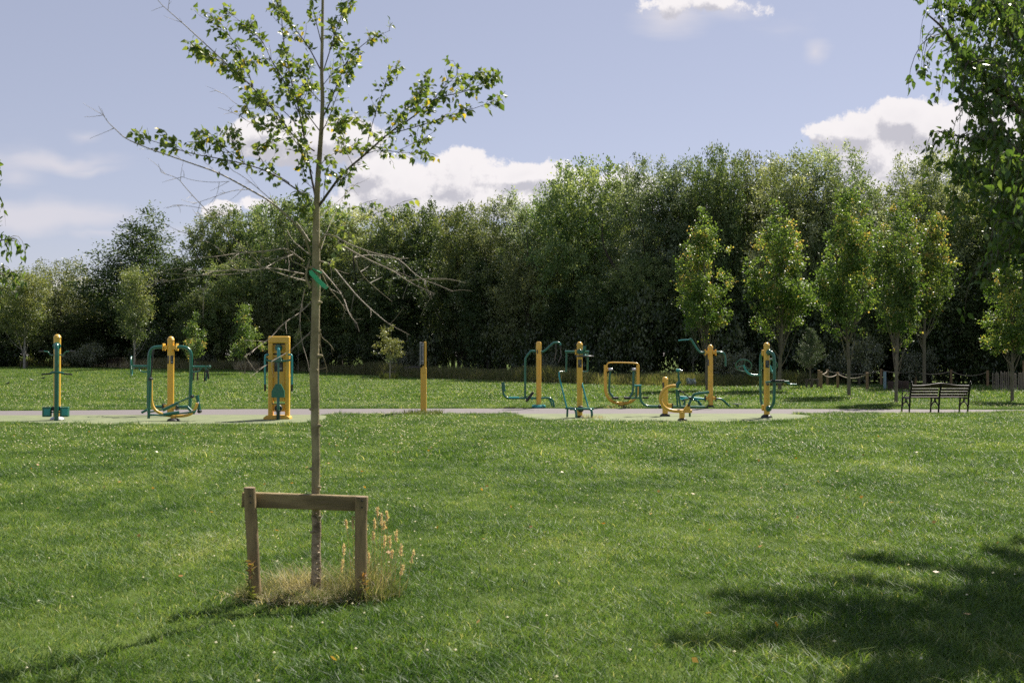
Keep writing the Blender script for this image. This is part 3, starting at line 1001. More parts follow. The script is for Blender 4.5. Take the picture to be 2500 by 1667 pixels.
kn = H.tube('hand_knob', GRN, [(1419, 862, -.16), (1424, 860, -.2), (1426.5, 852, -.22), (1427.5, 844.5, -.22)], [3, 4.2, 4.4, 4.0], k=2)
cw = H.p((1428, 869.5, -.22))
wm = MB(); rim = []
for t in np.linspace(0, 2 * math.pi, 33):
    rim.append((cw.x + .215 * math.cos(t), H.D - .22 + .215 * math.sin(t), cw.z))
wm.tube(rim, .017, 10, 0, cap=False)
wo_ = wm.obj('hand_wheel', IRON, H.r)
sm = MB()
for t in (0.5, 2.6, 4.7):
    sm.tube([(cw.x, H.D - .22, cw.z + .04), (cw.x + .2 * math.cos(t), H.D - .22 + .2 * math.sin(t), cw.z)], .012, 8, 0)
sm.lathe([(.03, 0), (.05, .02), (.02, .06)], (cw.x, H.D - .22, cw.z), 14)
sm.obj('wheel_spokes', GRN, wo_)
H.tube('step_bar', GRN, [(1379.5, 996, -.14), (1450, 997.5, -.14)], 2.7, k=0)
H.tube('step_bar', GRN, [(1391.5, 998.5, -.24), (1448, 997.8, -.24)], 2.7, k=0)
H.disc('low_hub', BLK, 1417.5, 998, 7.8, -.20, -.07)
H.tube('leg', GRN, [(1385.5, 997, -.14), (1384.5, 1018, -.14)], 2.5, k=0)
H.tube('leg', GRN, [(1398, 998, -.26), (1404, 999, -.34), (1407, 1008, -.36), (1406.8, 1026.5, -.36)], 2.9)
H.tube('leg', GRN, [(1436, 998, -.26), (1443, 999, -.34), (1445.3, 1008, -.36), (1445, 1026, -.36)], 2.9)
c0 = H.p((1415, 1018)); MB().lathe([(.1, 0), (.11, .02), (.085, .05)], (c0.x, H.D, H.base.z), 20).obj('base_flange', BLK, H.r)

# ---- 7 air walker
Wk = Rig('air_walker', 'low yellow U-shaped walker frame holding two green swinging arms', 'gym machine', 1517, 995, 'outdoor gym machines beside the path')
Wk.tube('u_frame', YEL, [(1478, 891), (1478, 930), (1478.3, 958), (1487, 975), (1502, 983.5), (1518, 985), (1535, 983.5), (1550, 974), (1557, 958), (1557.3, 930), (1557.3, 891)], 3.9)
Wk.tube('top_rail', YEL, [(1481.5, 900, -.03), (1481.5, 889, -.03), (1487, 884.6, -.03), (1518, 885, -.03), (1552, 886, -.03), (1559, 889, -.03), (1559.5, 900, -.03)], 1.7)
for s_, xs_ in ((1, (1483, 1489.5, 1487, 1487, 1497, 1502, 1495, 1509)), (-1, (1554, 1547, 1546, 1545, 1538, 1533, 1524, 1538))):
    Wk.box('arm_bracket', YEL, xs_[0] - 3 * s_ if 0 else xs_[0] - 2.6, 898, xs_[0] + 2.6, 906, -.05, .05, .01)
    sw = Wk.tube('swing_arm', GRN, [(xs_[1], 902), (xs_[2], 940), (xs_[3], 958), (xs_[4], 970), (xs_[5], 971.5)], 2.8)
    Wk.disc('arm_pivot', ZINC, xs_[1], 902, 3.6, -.06, .06, par=sw, ax='x')
    Wk.box('foot_plate', BLK, xs_[6], 968.5, xs_[7], 974, -.19, .19, .008, sw)
c0 = Wk.p((1517, 990)); MB().lathe([(.074, -.01), (.074, .12)], (c0.x, Wk.D, c0.z), 20).obj('foot_post', YEL, Wk.r)
c0 = Wk.p((1517, 996)); MB().lathe([(.11, 0), (.11, .06), (.075, .08)], (c0.x, Wk.D, Wk.base.z), 20).obj('base_flange', IRON, Wk.r)

# ---- 8 short post with curled arm
K = Rig('pedal_stool_machine', 'short yellow domed post with an upturned green arm and ribbed roller', 'gym machine', 1624, 1016, 'outdoor gym machines beside the path')
kp = K.post(1624, 919.5, 1012, 6.9, cap=7)
K.panel(1617.2, 933.5, 1621, 947, -.07, kp)
K.flange(1623.5, 1016, 13, 7)
K.tube('curled_arm', GRN, [(1609, 992), (1590, 992), (1575, 990), (1565, 981), (1562.8, 968), (1562.5, 942)], 3.1)
K.disc('arm_flange', IRON, 1610, 992, 5, -.03, .03, ax='x')
K.box('side_bracket', YEL, 1630, 985, 1640, 995.5, -.05, .05, .008)
K.box('bracket_plate', IRON, 1640, 984, 1642, 998, -.08, .08, .004)
K.tube('arm_head', TEAL, [(1549, 941, 0), (1566, 941, 0)], 2.4, k=0)
K.tube('stem', GRN, [(1554, 943, 0), (1553, 971, 0)], 2.7, k=0)
K.tube('knee_bar', GRN, [(1540.5, 972, 0), (1562, 971, 0)], 2.3, k=0)
rl = MB()
c0 = K.p((1568, 970.5))
for k in range(8):
    rl.lathe([(.012, 0), (.03, .006), (.03, .013), (.012, .019)], (c0.x + k * .0205, K.D, c0.z), 12, 'x')
rl.obj('ribbed_roller', BLK, K.r)
K.tube('long_base_bar', GRN, [(1640, 992, 0), (1720, 993, 0)], 2.6, k=0)

# ---- 9 rider with the yellow C beam
L_ = Rig('rider_machine', 'curved yellow C-beam rider with green levers and a bent seat bar', 'gym machine', 1665.5, 1028, 'outdoor gym machines beside the path')
L_.flange(1666, 1028, 12.5, 8)
L_.post(1665, 1004, 1026, 6.6, cap=2, dome=False, name='foot_post')
L_.tube('c_beam', YEL, [(1650, 942), (1640, 942), (1625, 947), (1613.5, 962), (1611.5, 976), (1617, 990), (1629, 999.5), (1645, 1003.3), (1665, 1003.5), (1689, 1003.5)], 4.1)
a = [L_.p(q) for q in ((1668, 1000), (1678, 986.5), (1683.5, 986.5), (1685, 1000))]
MB().prism([(q.x, q.z) for q in a], L_.D - .03, L_.D + .03).obj('gusset', YEL, L_.r, ang=20)
jt = L_.tube('lever_joint', GRN, [(1652, 947, 0), (1655, 936, 0), (1661.5, 931, 0)], 4.6, k=1)
L_.tube('handle_stem', GRN, [(1658, 932, 0), (1655.5, 905, 0)], 2.3, k=0, par=jt)
L_.disc('handle_knob', TEAL, 1655, 904, 3.6, -.05, .05, par=jt, ax='x')
L_.disc('handle_knob', ZINC, 1660, 905, 2.3, -.06, .04, par=jt, ax='x')
L_.tube('front_link', GRN, [(1651, 950, -.05), (1654, 992, -.05)], 2.4, k=0)
L_.tube('front_link', GRN, [(1655, 953, .05), (1661, 993, .05)], 2.4, k=0)
L_.tube('damper_rod', IRON, [(1657, 953, -.02), (1665, 956, -.02), (1684, 972, -.02)], 1.4, k=1)
L_.disc('damper_joint', IRON, 1659.5, 954, 2.8, -.06, .02)
L_.tube('seat_bar', GRN, [(1681.5, 988), (1688, 973), (1694, 963), (1700, 961), (1731, 957.5)], 3.3, k=1)
L_.disc('seat_pivot', IRON, 1681, 989, 3, -.06, .06)
L_.disc('link_joint', IRON, 1685, 972, 3.4, -.06, .06)
L_.tube('rear_leg', GRN, [(1684, 1003, 0), (1684, 1016, .1)], 2.6, k=0)

# ---- 10 tall post, cranked arms, sit up bench behind
N_ = Rig('cranked_arm_machine', 'tall yellow post whose thin green cranked arms reach out both ways above', 'gym machine', 1734.5, 996, 'outdoor gym machines beside the path')
np_ = N_.post(1734.5, 841, 992, 6.2, cap=9)
N_.flange(1734, 996, 11, 8)
N_.panel(1727, 877, 1730.5, 893, -.065, np_)
for yb in (860, 972):
    for s_ in (-1, 1):
        N_.box('bracket', YEL, 1734.5 + s_ * 5, yb - 4, 1734.5 + s_ * 12, yb + 4, -.05, .05, .006)
        N_.box('bracket_plate', YEL if yb < 900 else IRON, 1734.5 + s_ * 12, yb - 7, 1734.5 + s_ * 13.8, yb + 8, -.08, .08, .004)
ar = N_.tube('cranked_arm', GRN, [(1721, 860), (1710, 860.5), (1704, 855), (1698, 846), (1687, 828)], 2.5, k=1)
N_.tube('arm_grip', TEAL, [(1686, 829), (1668, 829.5), (1656, 831.5)], 1.2, k=1, par=ar)
N_.disc('arm_joint', GRN, 1685, 828, 2.8, -.04, .04, par=ar)
N_.tube('hooked_arm', GRN, [(1749, 859.5), (1760, 859.5), (1767, 862), (1771, 872), (1771.3, 894)], 2.6)
N_.tube('foot_crank', GRN, [(1749, 973), (1760, 973.5), (1767, 978), (1783, 994), (1790, 995), (1801, 995)], 2.5, k=1)
tp = N_.tube('tread_stem', GRN, [(1801, 996), (1800, 988)], 4, k=0)
cc_ = N_.p((1800, 986)); MB().lathe([(.1, 0), (.145, .012), (.145, .022), (.02, .026)], (cc_.x, N_.D, cc_.z - .01), 24).obj('round_tread', PLAT, tp)
N_.tube('link_bar', TEAL, [(1720, 974), (1690, 971), (1660, 969)], 2.9, k=0)

U = Rig('sit_up_bench', 'low teal slatted sit-up board lying behind the C-beam rider', 'exercise bench', 1692, 997)
U.tube('base_rail', GRN, [(1658, 994), (1719, 994.5)], 2.4, k=0)
U.tube('base_rail', GRN, [(1658, 994, .5), (1719, 994.5, .5)], 2.4, k=0)
crv = [(1664, 976), (1672, 972.5), (1682, 971.8), (1694, 973), (1704, 976.5), (1710, 983), (1714, 991)]
for i_, (q0, q1) in enumerate(zip(crv[:-1], crv[1:])):
    a, b = U.p(q0), U.p(q1)
    d = (b - a) * .42
    m_ = (a + b) / 2
    n_ = Vector((-(b - a).z, 0, (b - a).x)).normalized() * .012
    pr = [(m_.x - d.x - n_.x, m_.z - d.z - n_.z), (m_.x + d.x - n_.x, m_.z + d.z - n_.z), (m_.x + d.x + n_.x, m_.z + d.z + n_.z), (m_.x - d.x + n_.x, m_.z - d.z + n_.z)]
    MB().prism(pr, U.D - .02, U.D + .45).obj('board_slat', TEAL, U.r, ang=20)
for dd in (0.02, .42):
    U.tube('board_rail', GRN, [(x, y + 3, dd) for x, y in crv], 1.5, k=1)
    U.tube('leg', GRN, [(1672, 976, dd), (1669, 994, dd)], 2.6, k=0)

# ---- 11 post with two long U tubes and steering wheels
V_ = Rig('steering_wheel_machine', 'yellow domed post between two long green loops with a tilted steering wheel', 'gym machine', 1872, 1020, 'outdoor gym machines beside the path')
vp = V_.post(1872, 836, 1015, 7.1, cap=8)
V_.flange(1871.5, 1020, 14, 9)
V_.panel(1868.6, 879.5, 1878.2, 897.5, -.074, vp)
for yb in (861, 995):
    V_.box('flange_plate', YEL, 1859, yb - 7.5, 1866, yb + 7.5, .02, .09, .02)
V_.tube('loop_frame', GRN, [(1867, 857, .1), (1860, 861, .16), (1856.5, 872, .2), (1856.3, 900, .2), (1857, 970, .2), (1859, 985, .18), (1866, 996, .1)], 3.5)
V_.tube('loop_frame', GRN, [(1876, 860, -.1), (1883, 859, -.2), (1889, 868, -.25), (1890.5, 884, -.25), (1890, 960, -.25), (1889, 984, -.25), (1883, 995, -.2), (1875, 997, -.1)], 3.9)
V_.disc('upper_hub', GRN, 1877.5, 860, 7.2, -.13, -.06)
V_.disc('lower_hub', GRN, 1876.5, 997, 7.2, -.13, -.06)
def wheel(rig, cx, cy, rx, ry, tilt, dd, par=None):
    pts = []
    for t in np.linspace(0, 2 * math.pi, 29):
        x, y = rx * math.cos(t), ry * math.sin(t)
        pts.append((cx + x * math.cos(tilt) - y * math.sin(tilt), cy + x * math.sin(tilt) + y * math.cos(tilt), dd + .10 * math.sin(t)))
    w_ = rig.tube('steering_wheel', GRN, pts, 1.15, k=1, n=8, par=par)
    rig.tubes('wheel_spokes', GRN, [([pts[i], (cx, cy, dd)], .9, 0) for i in (3, 12, 22)], w_, 8)
    return w_
wheel(V_, 1815.5, 892, 19.5, 14.5, .08, .15)
wheel(V_, 1879, 892, 18.5, 14.5, -.05, .32)
V_.tube('wheel_column', TEAL, [(1815.5, 892, .15), (1820, 904, .15), (1829, 913.5, .15), (1840, 915.3, .15), (1857, 915.3, .18)], 2.3)
V_.tube('wheel_column', TEAL, [(1879, 892, .3), (1884, 905, .25), (1890, 915, .1)], 2.1, k=1)
st = V_.tube('swing_seat', GRN, [(1869, 934, -.3), (1873, 932, -.3), (1926, 931.5, -.3)], 2.4, k=1)
rl = MB()
c0 = V_.p((1881, 930.5, -.3))
for k in range(12):
    rl.lathe([(.02, 0), (.036, .008), (.036, .018), (.02, .026)], (c0.x + k * .0285, V_.D - .3, c0.z), 12, 'x')
rl.obj('ribbed_roller', BLK, st)
V_.tube('side_handle', TEAL, [(1921, 933, -.3), (1925, 937, -.3), (1945, 938, -.3)], 1.2, k=1)
V_.disc('seat_pivot', IRON, 1874, 938, 2.8, -.3, -.2)
V_.tube('seat_link', ZINC, [(1879, 875, -.1), (1890, 875, -.25)], 1.2, k=0)

# ================================================================== PARK BENCHES
def park_bench(name, label, w, loc, rz, group):
    """slatted bench, back towards -y at rz = 0; iron ends with curled arms"""
    t = thing(name, label, 'bench', (0, 0, 0), group)
    H_ = .80
    hw = w / 2
    # back leans towards the viewer's side
    def by(z):
        return .02 - .14 * max(0, (z - .40)) / .4
    for x in (-hw, 0, hw):
        o = MB()
        o.tube([(x, .05, 0), (x, .035, .12), (x, .0, .28), (x, .0, .42), (x, by(.6), .6), (x, by(.8), H_ if x else H_ - .04)], [.024, .022, .024, .026, .026, .026], 8, 2)
        o.tube([(x, .50, 0), (x, .49, .15), (x, .46, .30), (x, .45, .40)], [.024, .021, .022, .024], 8, 2)
        o.tube([(x, .0, .39), (x, .45, .40)], .02, 8, 0)
        o.tube([(x, .03, .14), (x, .10, .24), (x, .20, .30), (x, .24, .31), (x, .28, .30), (x, .40, .24), (x, .485, .14)], .017, 8, 2)
        o.tube([(x, .24, .27), (x, .24, .40)], [.032, .02], 8, 0)
        if x:
            o.lathe([(.012, -.02), (.024, 0), (.03, .02), (.022, .04), (.004, .05)], (x, by(.8), H_ + .01), 12)
            o.tube([(x, by(.62), .62), (x, .08, .57), (x, .22, .585), (x, .38, .60), (x, .46, .585), (x, .475, .55), (x, .45, .52)], .017, 8, 2)
            o.tube([(x, .45, .40), (x, .475, .47), (x, .45, .53)], .016, 8, 1)
            o.tube([(x, .02, .50), (x, .14, .53), (x, .25, .50), (x, .32, .44)], .012, 8, 1)
        o.obj('iron_end', BENCHM, t)
    # back slats, seat slats
    def slat(z0, z1, y, th, nm, x0, x1):
        MB().box((x0, y - th / 2, z0), (x1, y + th / 2, z1), .006, Matrix.Rotation(R(17), 3, 'X') if nm == 'back_slat' else None).obj(nm, BENCHW, t, ang=25)
    for z in (.448, .524, .600):
        for x0, x1 in ((-hw + .02, -.03), (.03, hw - .02)):
            slat(z, z + .066, by(z) + .02, .022, 'back_slat', x0, x1)
    for k in range(5):
        y0 = .03 + k * .092
        slat(.405, .430, y0 + .036, .072, 'seat_slat', -hw + .015, hw - .015)
    # humped top rail
    n = 40
    top, bot = [], []
    for i in range(n + 1):
        x = -hw + .02 + (w - .04) * i / n
        b_ = math.exp(-(x / .34) ** 2 * 1.2) * .065
        top.append((x, .752 + b_)); bot.append((x, .678 + b_ * .1))
    rm_ = MB().prism(bot + top[::-1], by(.72) + .01, by(.72) + .036)
    rq = Matrix.Rotation(R(15), 3, 'X'); pv = Vector((0, by(.72) + .02, .72))
    rm_.v = [tuple(rq @ (Vector(v) - pv) + pv) for v in rm_.v]
    rm_.obj('top_rail', BENCHW, t, ang=30)
    t.location = loc
    t.rotation_euler.z = rz
    return t
def copy_tree(o, parent=None):
    c = o.copy()
    COL.objects.link(c)
    c.parent = parent
    for ch in o.children:
        copy_tree(ch, c)
    return c
gb = G(2293, 1008)
bench = park_bench('park_bench', 'dark slatted iron bench with a humped top rail, on the near edge of the path', 1.62, gb, R(3), 'park benches')
b2 = copy_tree(bench); g2_ = G(1010, 921.5)
b2.location = g2_; b2.rotation_euler.z = R(165); b2['label'] = 'distant dark bench in the long dry grass just behind the signpost'
b3 = copy_tree(bench); g3_ = G(287, 899.5)
b3.location = g3_; b3.rotation_euler.z = R(12); b3['label'] = 'tiny distant bench against sunlit dry grass between two domed yellow posts'
b3.scale = (1.08, 1.08, 1.08)

# ================================================================== STAKED YOUNG TREE: guard, ribbon
gl, gr = G(626, 1466), G(880, 1466)
gy = (gl.y + gr.y) / 2
gd = thing('tree_guard', 'weathered timber guard of two round stakes and a rail around the near slim tree', 'tree guard', (0.5 * (gl.x + gr.x), gy, 0))
def stake(name, x0, top, x1, r, seed):
    a = P(x0, 1470, gy); a.z = -.1
    b = P(x1, top, gy)
    mb = MB()
    n = 9
    rr = random.Random(seed)
    pts = [a.lerp(b, i / n) for i in range(n + 1)]
    rad = [r * rr.uniform(.96, 1.04) for _ in range(n + 1)]
    mb.tube(pts, rad, 20, 0)
    o = mb.obj(name, WOOD, gd, ang=50)
    return o
st1 = stake('stake', 627, 1191, 609.5, .0375, 1)
st2 = stake('stake', 880.5, 1213, 882, .0385, 2)
TOPW = mat('cut_end_wood', (.24, .17, .095), .8, var=.4, scale=60)
for st_, q in ((st1, (609.5, 1190.5)), (st2, (882, 1212.5))):
    c0 = P(*q, gy)
    MB().lathe([(.0365, 0), (.034, .004), (.02, .0045), (.001, .0046)], (c0.x, c0.y, c0.z), 18).obj('cut_top', TOPW, st_)
ra, rb = P(592, 1218.5, gy + .062), P(898, 1229, gy + .062)
d = (rb - ra); ln = d.length
rm = MB().box((-ln / 2, -.022, -.0475), (ln / 2, .022, .0475), .005)
ang_ = -math.atan2(d.z, d.x)
mid_ = (ra + rb) / 2
rot = Matrix.Rotation(ang_, 3, 'Y')
rm.v = [tuple(rot @ Vector(v) + mid_) for v in rm.v]
rl_ = rm.obj('rail', RAILW, gd, ang=25)
nb = MB()
for px, py in ((612, 1210), (612, 1226), (884, 1222), (884, 1238)):
    c0 = P(px, py, gy - .04)
    nb.lathe([(.006, 0), (.006, .004)], (c0.x, c0.y - .004, c0.z), 8, 'y')
nb.obj('nail_heads', IRON, rl_)

# ================================================================== THE NEAR YOUNG TREE, drawn from the photo
TD = 6.42                                    # its distance
trg = P(770, 1466, TD)
tree1 = thing('young_birch_tree', 'slim staked young birch with sparse leaves and dead lower twigs', 'tree', (trg.x, TD, 0))
rt = np.random.default_rng(3)
def A_(x, y): return (220 + x * .4422, y * .4422)
def Z8(x, y): return (400 + x * .2976, 400 + y * .2976)
def px3(pts, d0, d1):
    """pixel path to 3D, its depth going from d0 to d1"""
    n = len(pts)
    out = []
    for i, (x, y) in enumerate(pts):
        t = i / max(n - 1, 1)
        out.append(np.array(P(x, y, TD + d0 + (d1 - d0) * t)))
    return out
PXM = TD / FPX
tr_pts = [(770, 1480), (771, 1440), (773, 1380), (771, 1330), (774, 1290), (771, 1230), (771, 1160), (772, 1100), (769, 1030), (770, 980), (767, 930), (768, 870), (770, 800), (771, 740), (773, 680), (772, 620), (772, 560), (773, 500), (776, 440), (781, 370), (786, 300), (788, 240), (785, 180), (787, 90), (788, 0), (790, -120), (788, -250), (790, -380)]
tr_r = [13, 12.2, 11.2, 10.6, 10.7, 10.6, 10.2, 10.0, 10.6, 10.2, 11.6, 11.0, 10.4, 10.2, 10.2, 9.6, 9.0, 7.6, 6.8, 6.0, 5.2, 4.8, 4.3, 3.7, 3.2, 2.5, 1.7, .8]
mb = MB()
q = px3(tr_pts, 0, 0)
q[0][2] = -.12
mb.tube(q, [r * PXM for r in tr_r], 18, 2)
# knots and collars on the stem
for (x, y, s_) in ((767, 905, 1), (775, 1040, 1), (766, 1000, -1), (776, 1262, 1), (766, 1145, -1), (775, 1190, 1), (768, 1300, -1), (777, 740, 1), (765, 655, -1), (778, 870, 1), (772, 1405, 1)):
    c0 = np.array(P(x, y, TD - .012))
    mb.tube([c0, c0 + np.array((s_ * .026, -.012, .006))], [.016, .006], 8, 1)
trunk = mb.obj('trunk', BARK, tree1, ang=60)
# peeling lower stem: a sleeve of pale papery bark
sl = MB()
q = px3([(771, 1432), (773, 1380), (771, 1330), (774, 1290), (771, 1255)], 0, 0)
sl.tube(q, [r * PXM for r in (12.9, 11.8, 11.2, 11.3, 11.0)], 18, 2, cap=False)
for k in range(9):
    y = 1258 + k * 19 + rt.uniform(-5, 5)
    c0 = np.array(P(773 + rt.uniform(-7, 7), y, TD - .025))
    e = c0 + np.array((rt.uniform(-.03, .03), -.018, rt.uniform(-.02, .02)))
    sl.tube([c0, (c0 + e) / 2 + np.array((0, -.006, .004)), e], [.006, .005, .001], 5, 1)
sl.obj('peeling_bark', BARKL, trunk, ang=60)

LEAFY = [  # path, radius at root (px), depth at root/tip, leaf density
 ([A_(1262, 1140), A_(1330, 1050), A_(1400, 960), A_(1520, 845), A_(1650, 740), A_(1800, 640), A_(1900, 545), A_(2050, 510), A_(2170, 470), A_(2240, 410)], 3.6, 0, -.35, 1.0),
 ([A_(1650, 740), A_(1800, 692), A_(2000, 640), A_(2150, 598), A_(2270, 535)], 1.4, -.15, -.5, .8),
 ([A_(1900, 545), A_(1960, 480), A_(2040, 400), A_(1995, 335)], .9, -.2, -.1, .8),
 ([A_(2050, 510), A_(2120, 450), A_(2165, 375)], .8, -.25, -.4, .9),
 ([A_(1520, 845), A_(1560, 700), A_(1600, 540), A_(1650, 430), A_(1690, 370)], 1.2, -.1, .2, .7),
 ([A_(1800, 640), A_(1820, 520), A_(1860, 410)], .9, -.2, 0, .9),
 ([A_(1500, 860), A_(1600, 835), A_(1700, 832), A_(1800, 845), A_(1905, 855)], 1.0, -.05, -.4, .7),
 ([A_(1700, 832), A_(1770, 800), A_(1860, 765)], .7, -.2, -.3, .8),
 ([A_(1620, 770), A_(1660, 720), A_(1700, 640), A_(1780, 560), A_(1840, 480)], 1.0, -.1, -.5, 1.1),
 ([A_(1600, 780), A_(1540, 700), A_(1460, 650), A_(1380, 670)], .9, -.1, .3, .9),
 ([A_(1450, 910), A_(1400, 800), A_(1370, 700), A_(1350, 660)], 1.0, 0, .3, .8),
 ([A_(1262, 932), A_(1300, 870), A_(1380, 840), A_(1460, 800)], 1.2, 0, .4, .7),
 ([A_(1290, 1090), A_(1290, 980), A_(1320, 900)], .8, 0, -.2, .6),
 ([A_(1350, 1030), A_(1380, 1010), A_(1420, 960)], .7, 0, -.2, .9),
 ([A_(1290, 640), A_(1340, 530), A_(1400, 350), A_(1480, 270), A_(1560, 210), A_(1655, 165)], 2.0, 0, .3, .85),
 ([A_(1400, 350), A_(1370, 250), A_(1340, 140)], 1, .1, .3, .7),
 ([A_(1245, 1092), A_(1200, 900), A_(1150, 620), A_(1100, 400), A_(1070, 200), A_(1050, 0), A_(1040, -200)], 3.0, 0, .25, 1.0),
 ([A_(1230, 960), A_(1190, 870), A_(1160, 800), A_(1130, 740)], 1.0, 0, -.3, .8),
 ([A_(1150, 620), A_(1200, 500), A_(1230, 420), A_(1200, 330)], 1.0, .1, .3, 1.0),
 ([A_(1228, 1112), A_(1100, 1010), A_(980, 940), A_(850, 900), A_(700, 870), A_(560, 862), A_(400, 800), A_(300, 760), A_(235, 730)], 2.2, 0, -.4, .65),
 ([A_(1100, 1010), A_(1000, 940), A_(960, 900), A_(900, 820), A_(1000, 770), A_(1060, 760)], 1.2, -.1, .2, .9),
 ([A_(850, 900), A_(760, 840), A_(690, 780), A_(610, 720)], 1.1, -.2, -.5, 1.3),
 ([A_(850, 900), A_(800, 820), A_(760, 740), A_(820, 720)], 1.0, -.2, 0, 1.2),
 ([A_(760, 880), A_(700, 800), A_(640, 780), A_(590, 770)], 1.0, -.2, -.3, 1.3),
 ([A_(560, 862), A_(480, 800), A_(405, 745)], .7, -.3, -.3, .8),
 ([A_(1240, 835), A_(1130, 760), A_(1040, 640), A_(900, 480), A_(760, 360), A_(650, 300), A_(560, 240)], 2.2, 0, -.2, 1.1),
 ([A_(900, 480), A_(820, 400), A_(740, 350), A_(620, 300), A_(580, 280)], 1.1, -.1, .2, 1.1),
 ([A_(900, 480), A_(850, 330), A_(800, 240), A_(720, 160), A_(610, 95)], 1.3, -.1, -.3, .8),
 ([A_(720, 160), A_(690, 110), A_(660, 70)], .6, -.2, -.3, 1.0),
 ([A_(1040, 640), A_(960, 560), A_(880, 530), A_(860, 600), A_(900, 640)], 1.1, 0, .3, 1.0),
 ([A_(1150, 620), A_(1080, 450), A_(1000, 330), A_(960, 240), A_(860, 140), A_(750, 65)], 1.7, .1, .3, .95),
 ([A_(1000, 330), A_(930, 330), A_(850, 350), A_(780, 300)], 1.0, .1, .4, 1.0),
 ([A_(960, 240), A_(900, 160), A_(890, 80)], .7, .2, .3, .7),
 ([A_(1272, 385), A_(1200, 250), A_(1110, 130), A_(1050, 60), A_(1000, -40)], 1.8, 0, -.2, .9),
 ([A_(1280, 420), A_(1330, 250), A_(1370, 120), A_(1420, 0), A_(1450, -110)], 1.6, 0, .3, .85),
 ([A_(1420, 0), A_(1440, -20), A_(1400, 60), A_(1430, 20)], .7, .3, .3, 1.0),
 ([A_(1280, 250), A_(1240, 100), A_(1210, -60)], 1.4, 0, -.2, .9),
 ([A_(1265, 720), A_(1180, 600), A_(1120, 520), A_(1020, 470)], 1.4, 0, -.4, 1.15),
 ([A_(1265, 760), A_(1330, 640), A_(1370, 520), A_(1420, 400)], 1.3, 0, -.3, .9),
 ([A_(1270, 560), A_(1220, 500), A_(1180, 420), A_(1100, 300)], 1.2, 0, .3, 1.0),
 ([A_(1280, 480), A_(1330, 420), A_(1380, 370), A_(1430, 340)], 1.0, 0, -.3, .9),
 ([A_(1190, 850), A_(1130, 780), A_(1080, 720), A_(960, 680)], 1.2, 0, -.3, .9),
 ([A_(1150, 700), A_(1060, 600), A_(960, 560), A_(870, 500)], 1.2, 0, .25, 1.0),
 ([A_(1230, 1040), A_(1180, 1000), A_(1165, 950), A_(1180, 900)], .8, 0, -.15, .8),
 ([A_(1212, 1090), A_(1180, 1060), A_(1160, 1080)], .6, 0, -.15, .9),
 ([Z8(1265, 470), Z8(1350, 370), Z8(1400, 340), Z8(1600, 150)], 1.0, 0, .5, .12),
 ([Z8(1280, 650), Z8(1330, 560), Z8(1420, 480), Z8(1640, 320), Z8(1750, 290)], 1.0, 0, -.4, .25),
 ([Z8(1320, 640), Z8(1450, 560), Z8(1560, 490), Z8(1700, 420), Z8(1850, 360), Z8(1970, 300)], 1.1, 0, -.6, .26),
 ([Z8(1380, 600), Z8(1440, 640), Z8(1480, 700)], .8, -.1, -.3, .35),
 ([Z8(1275, 850), Z8(1330, 800), Z8(1400, 795)], .7, 0, -.3, .3),
 ([Z8(960, 350), Z8(1040, 350), Z8(1120, 370), Z8(1190, 440)], .6, -.2, 0, 1.1),
]
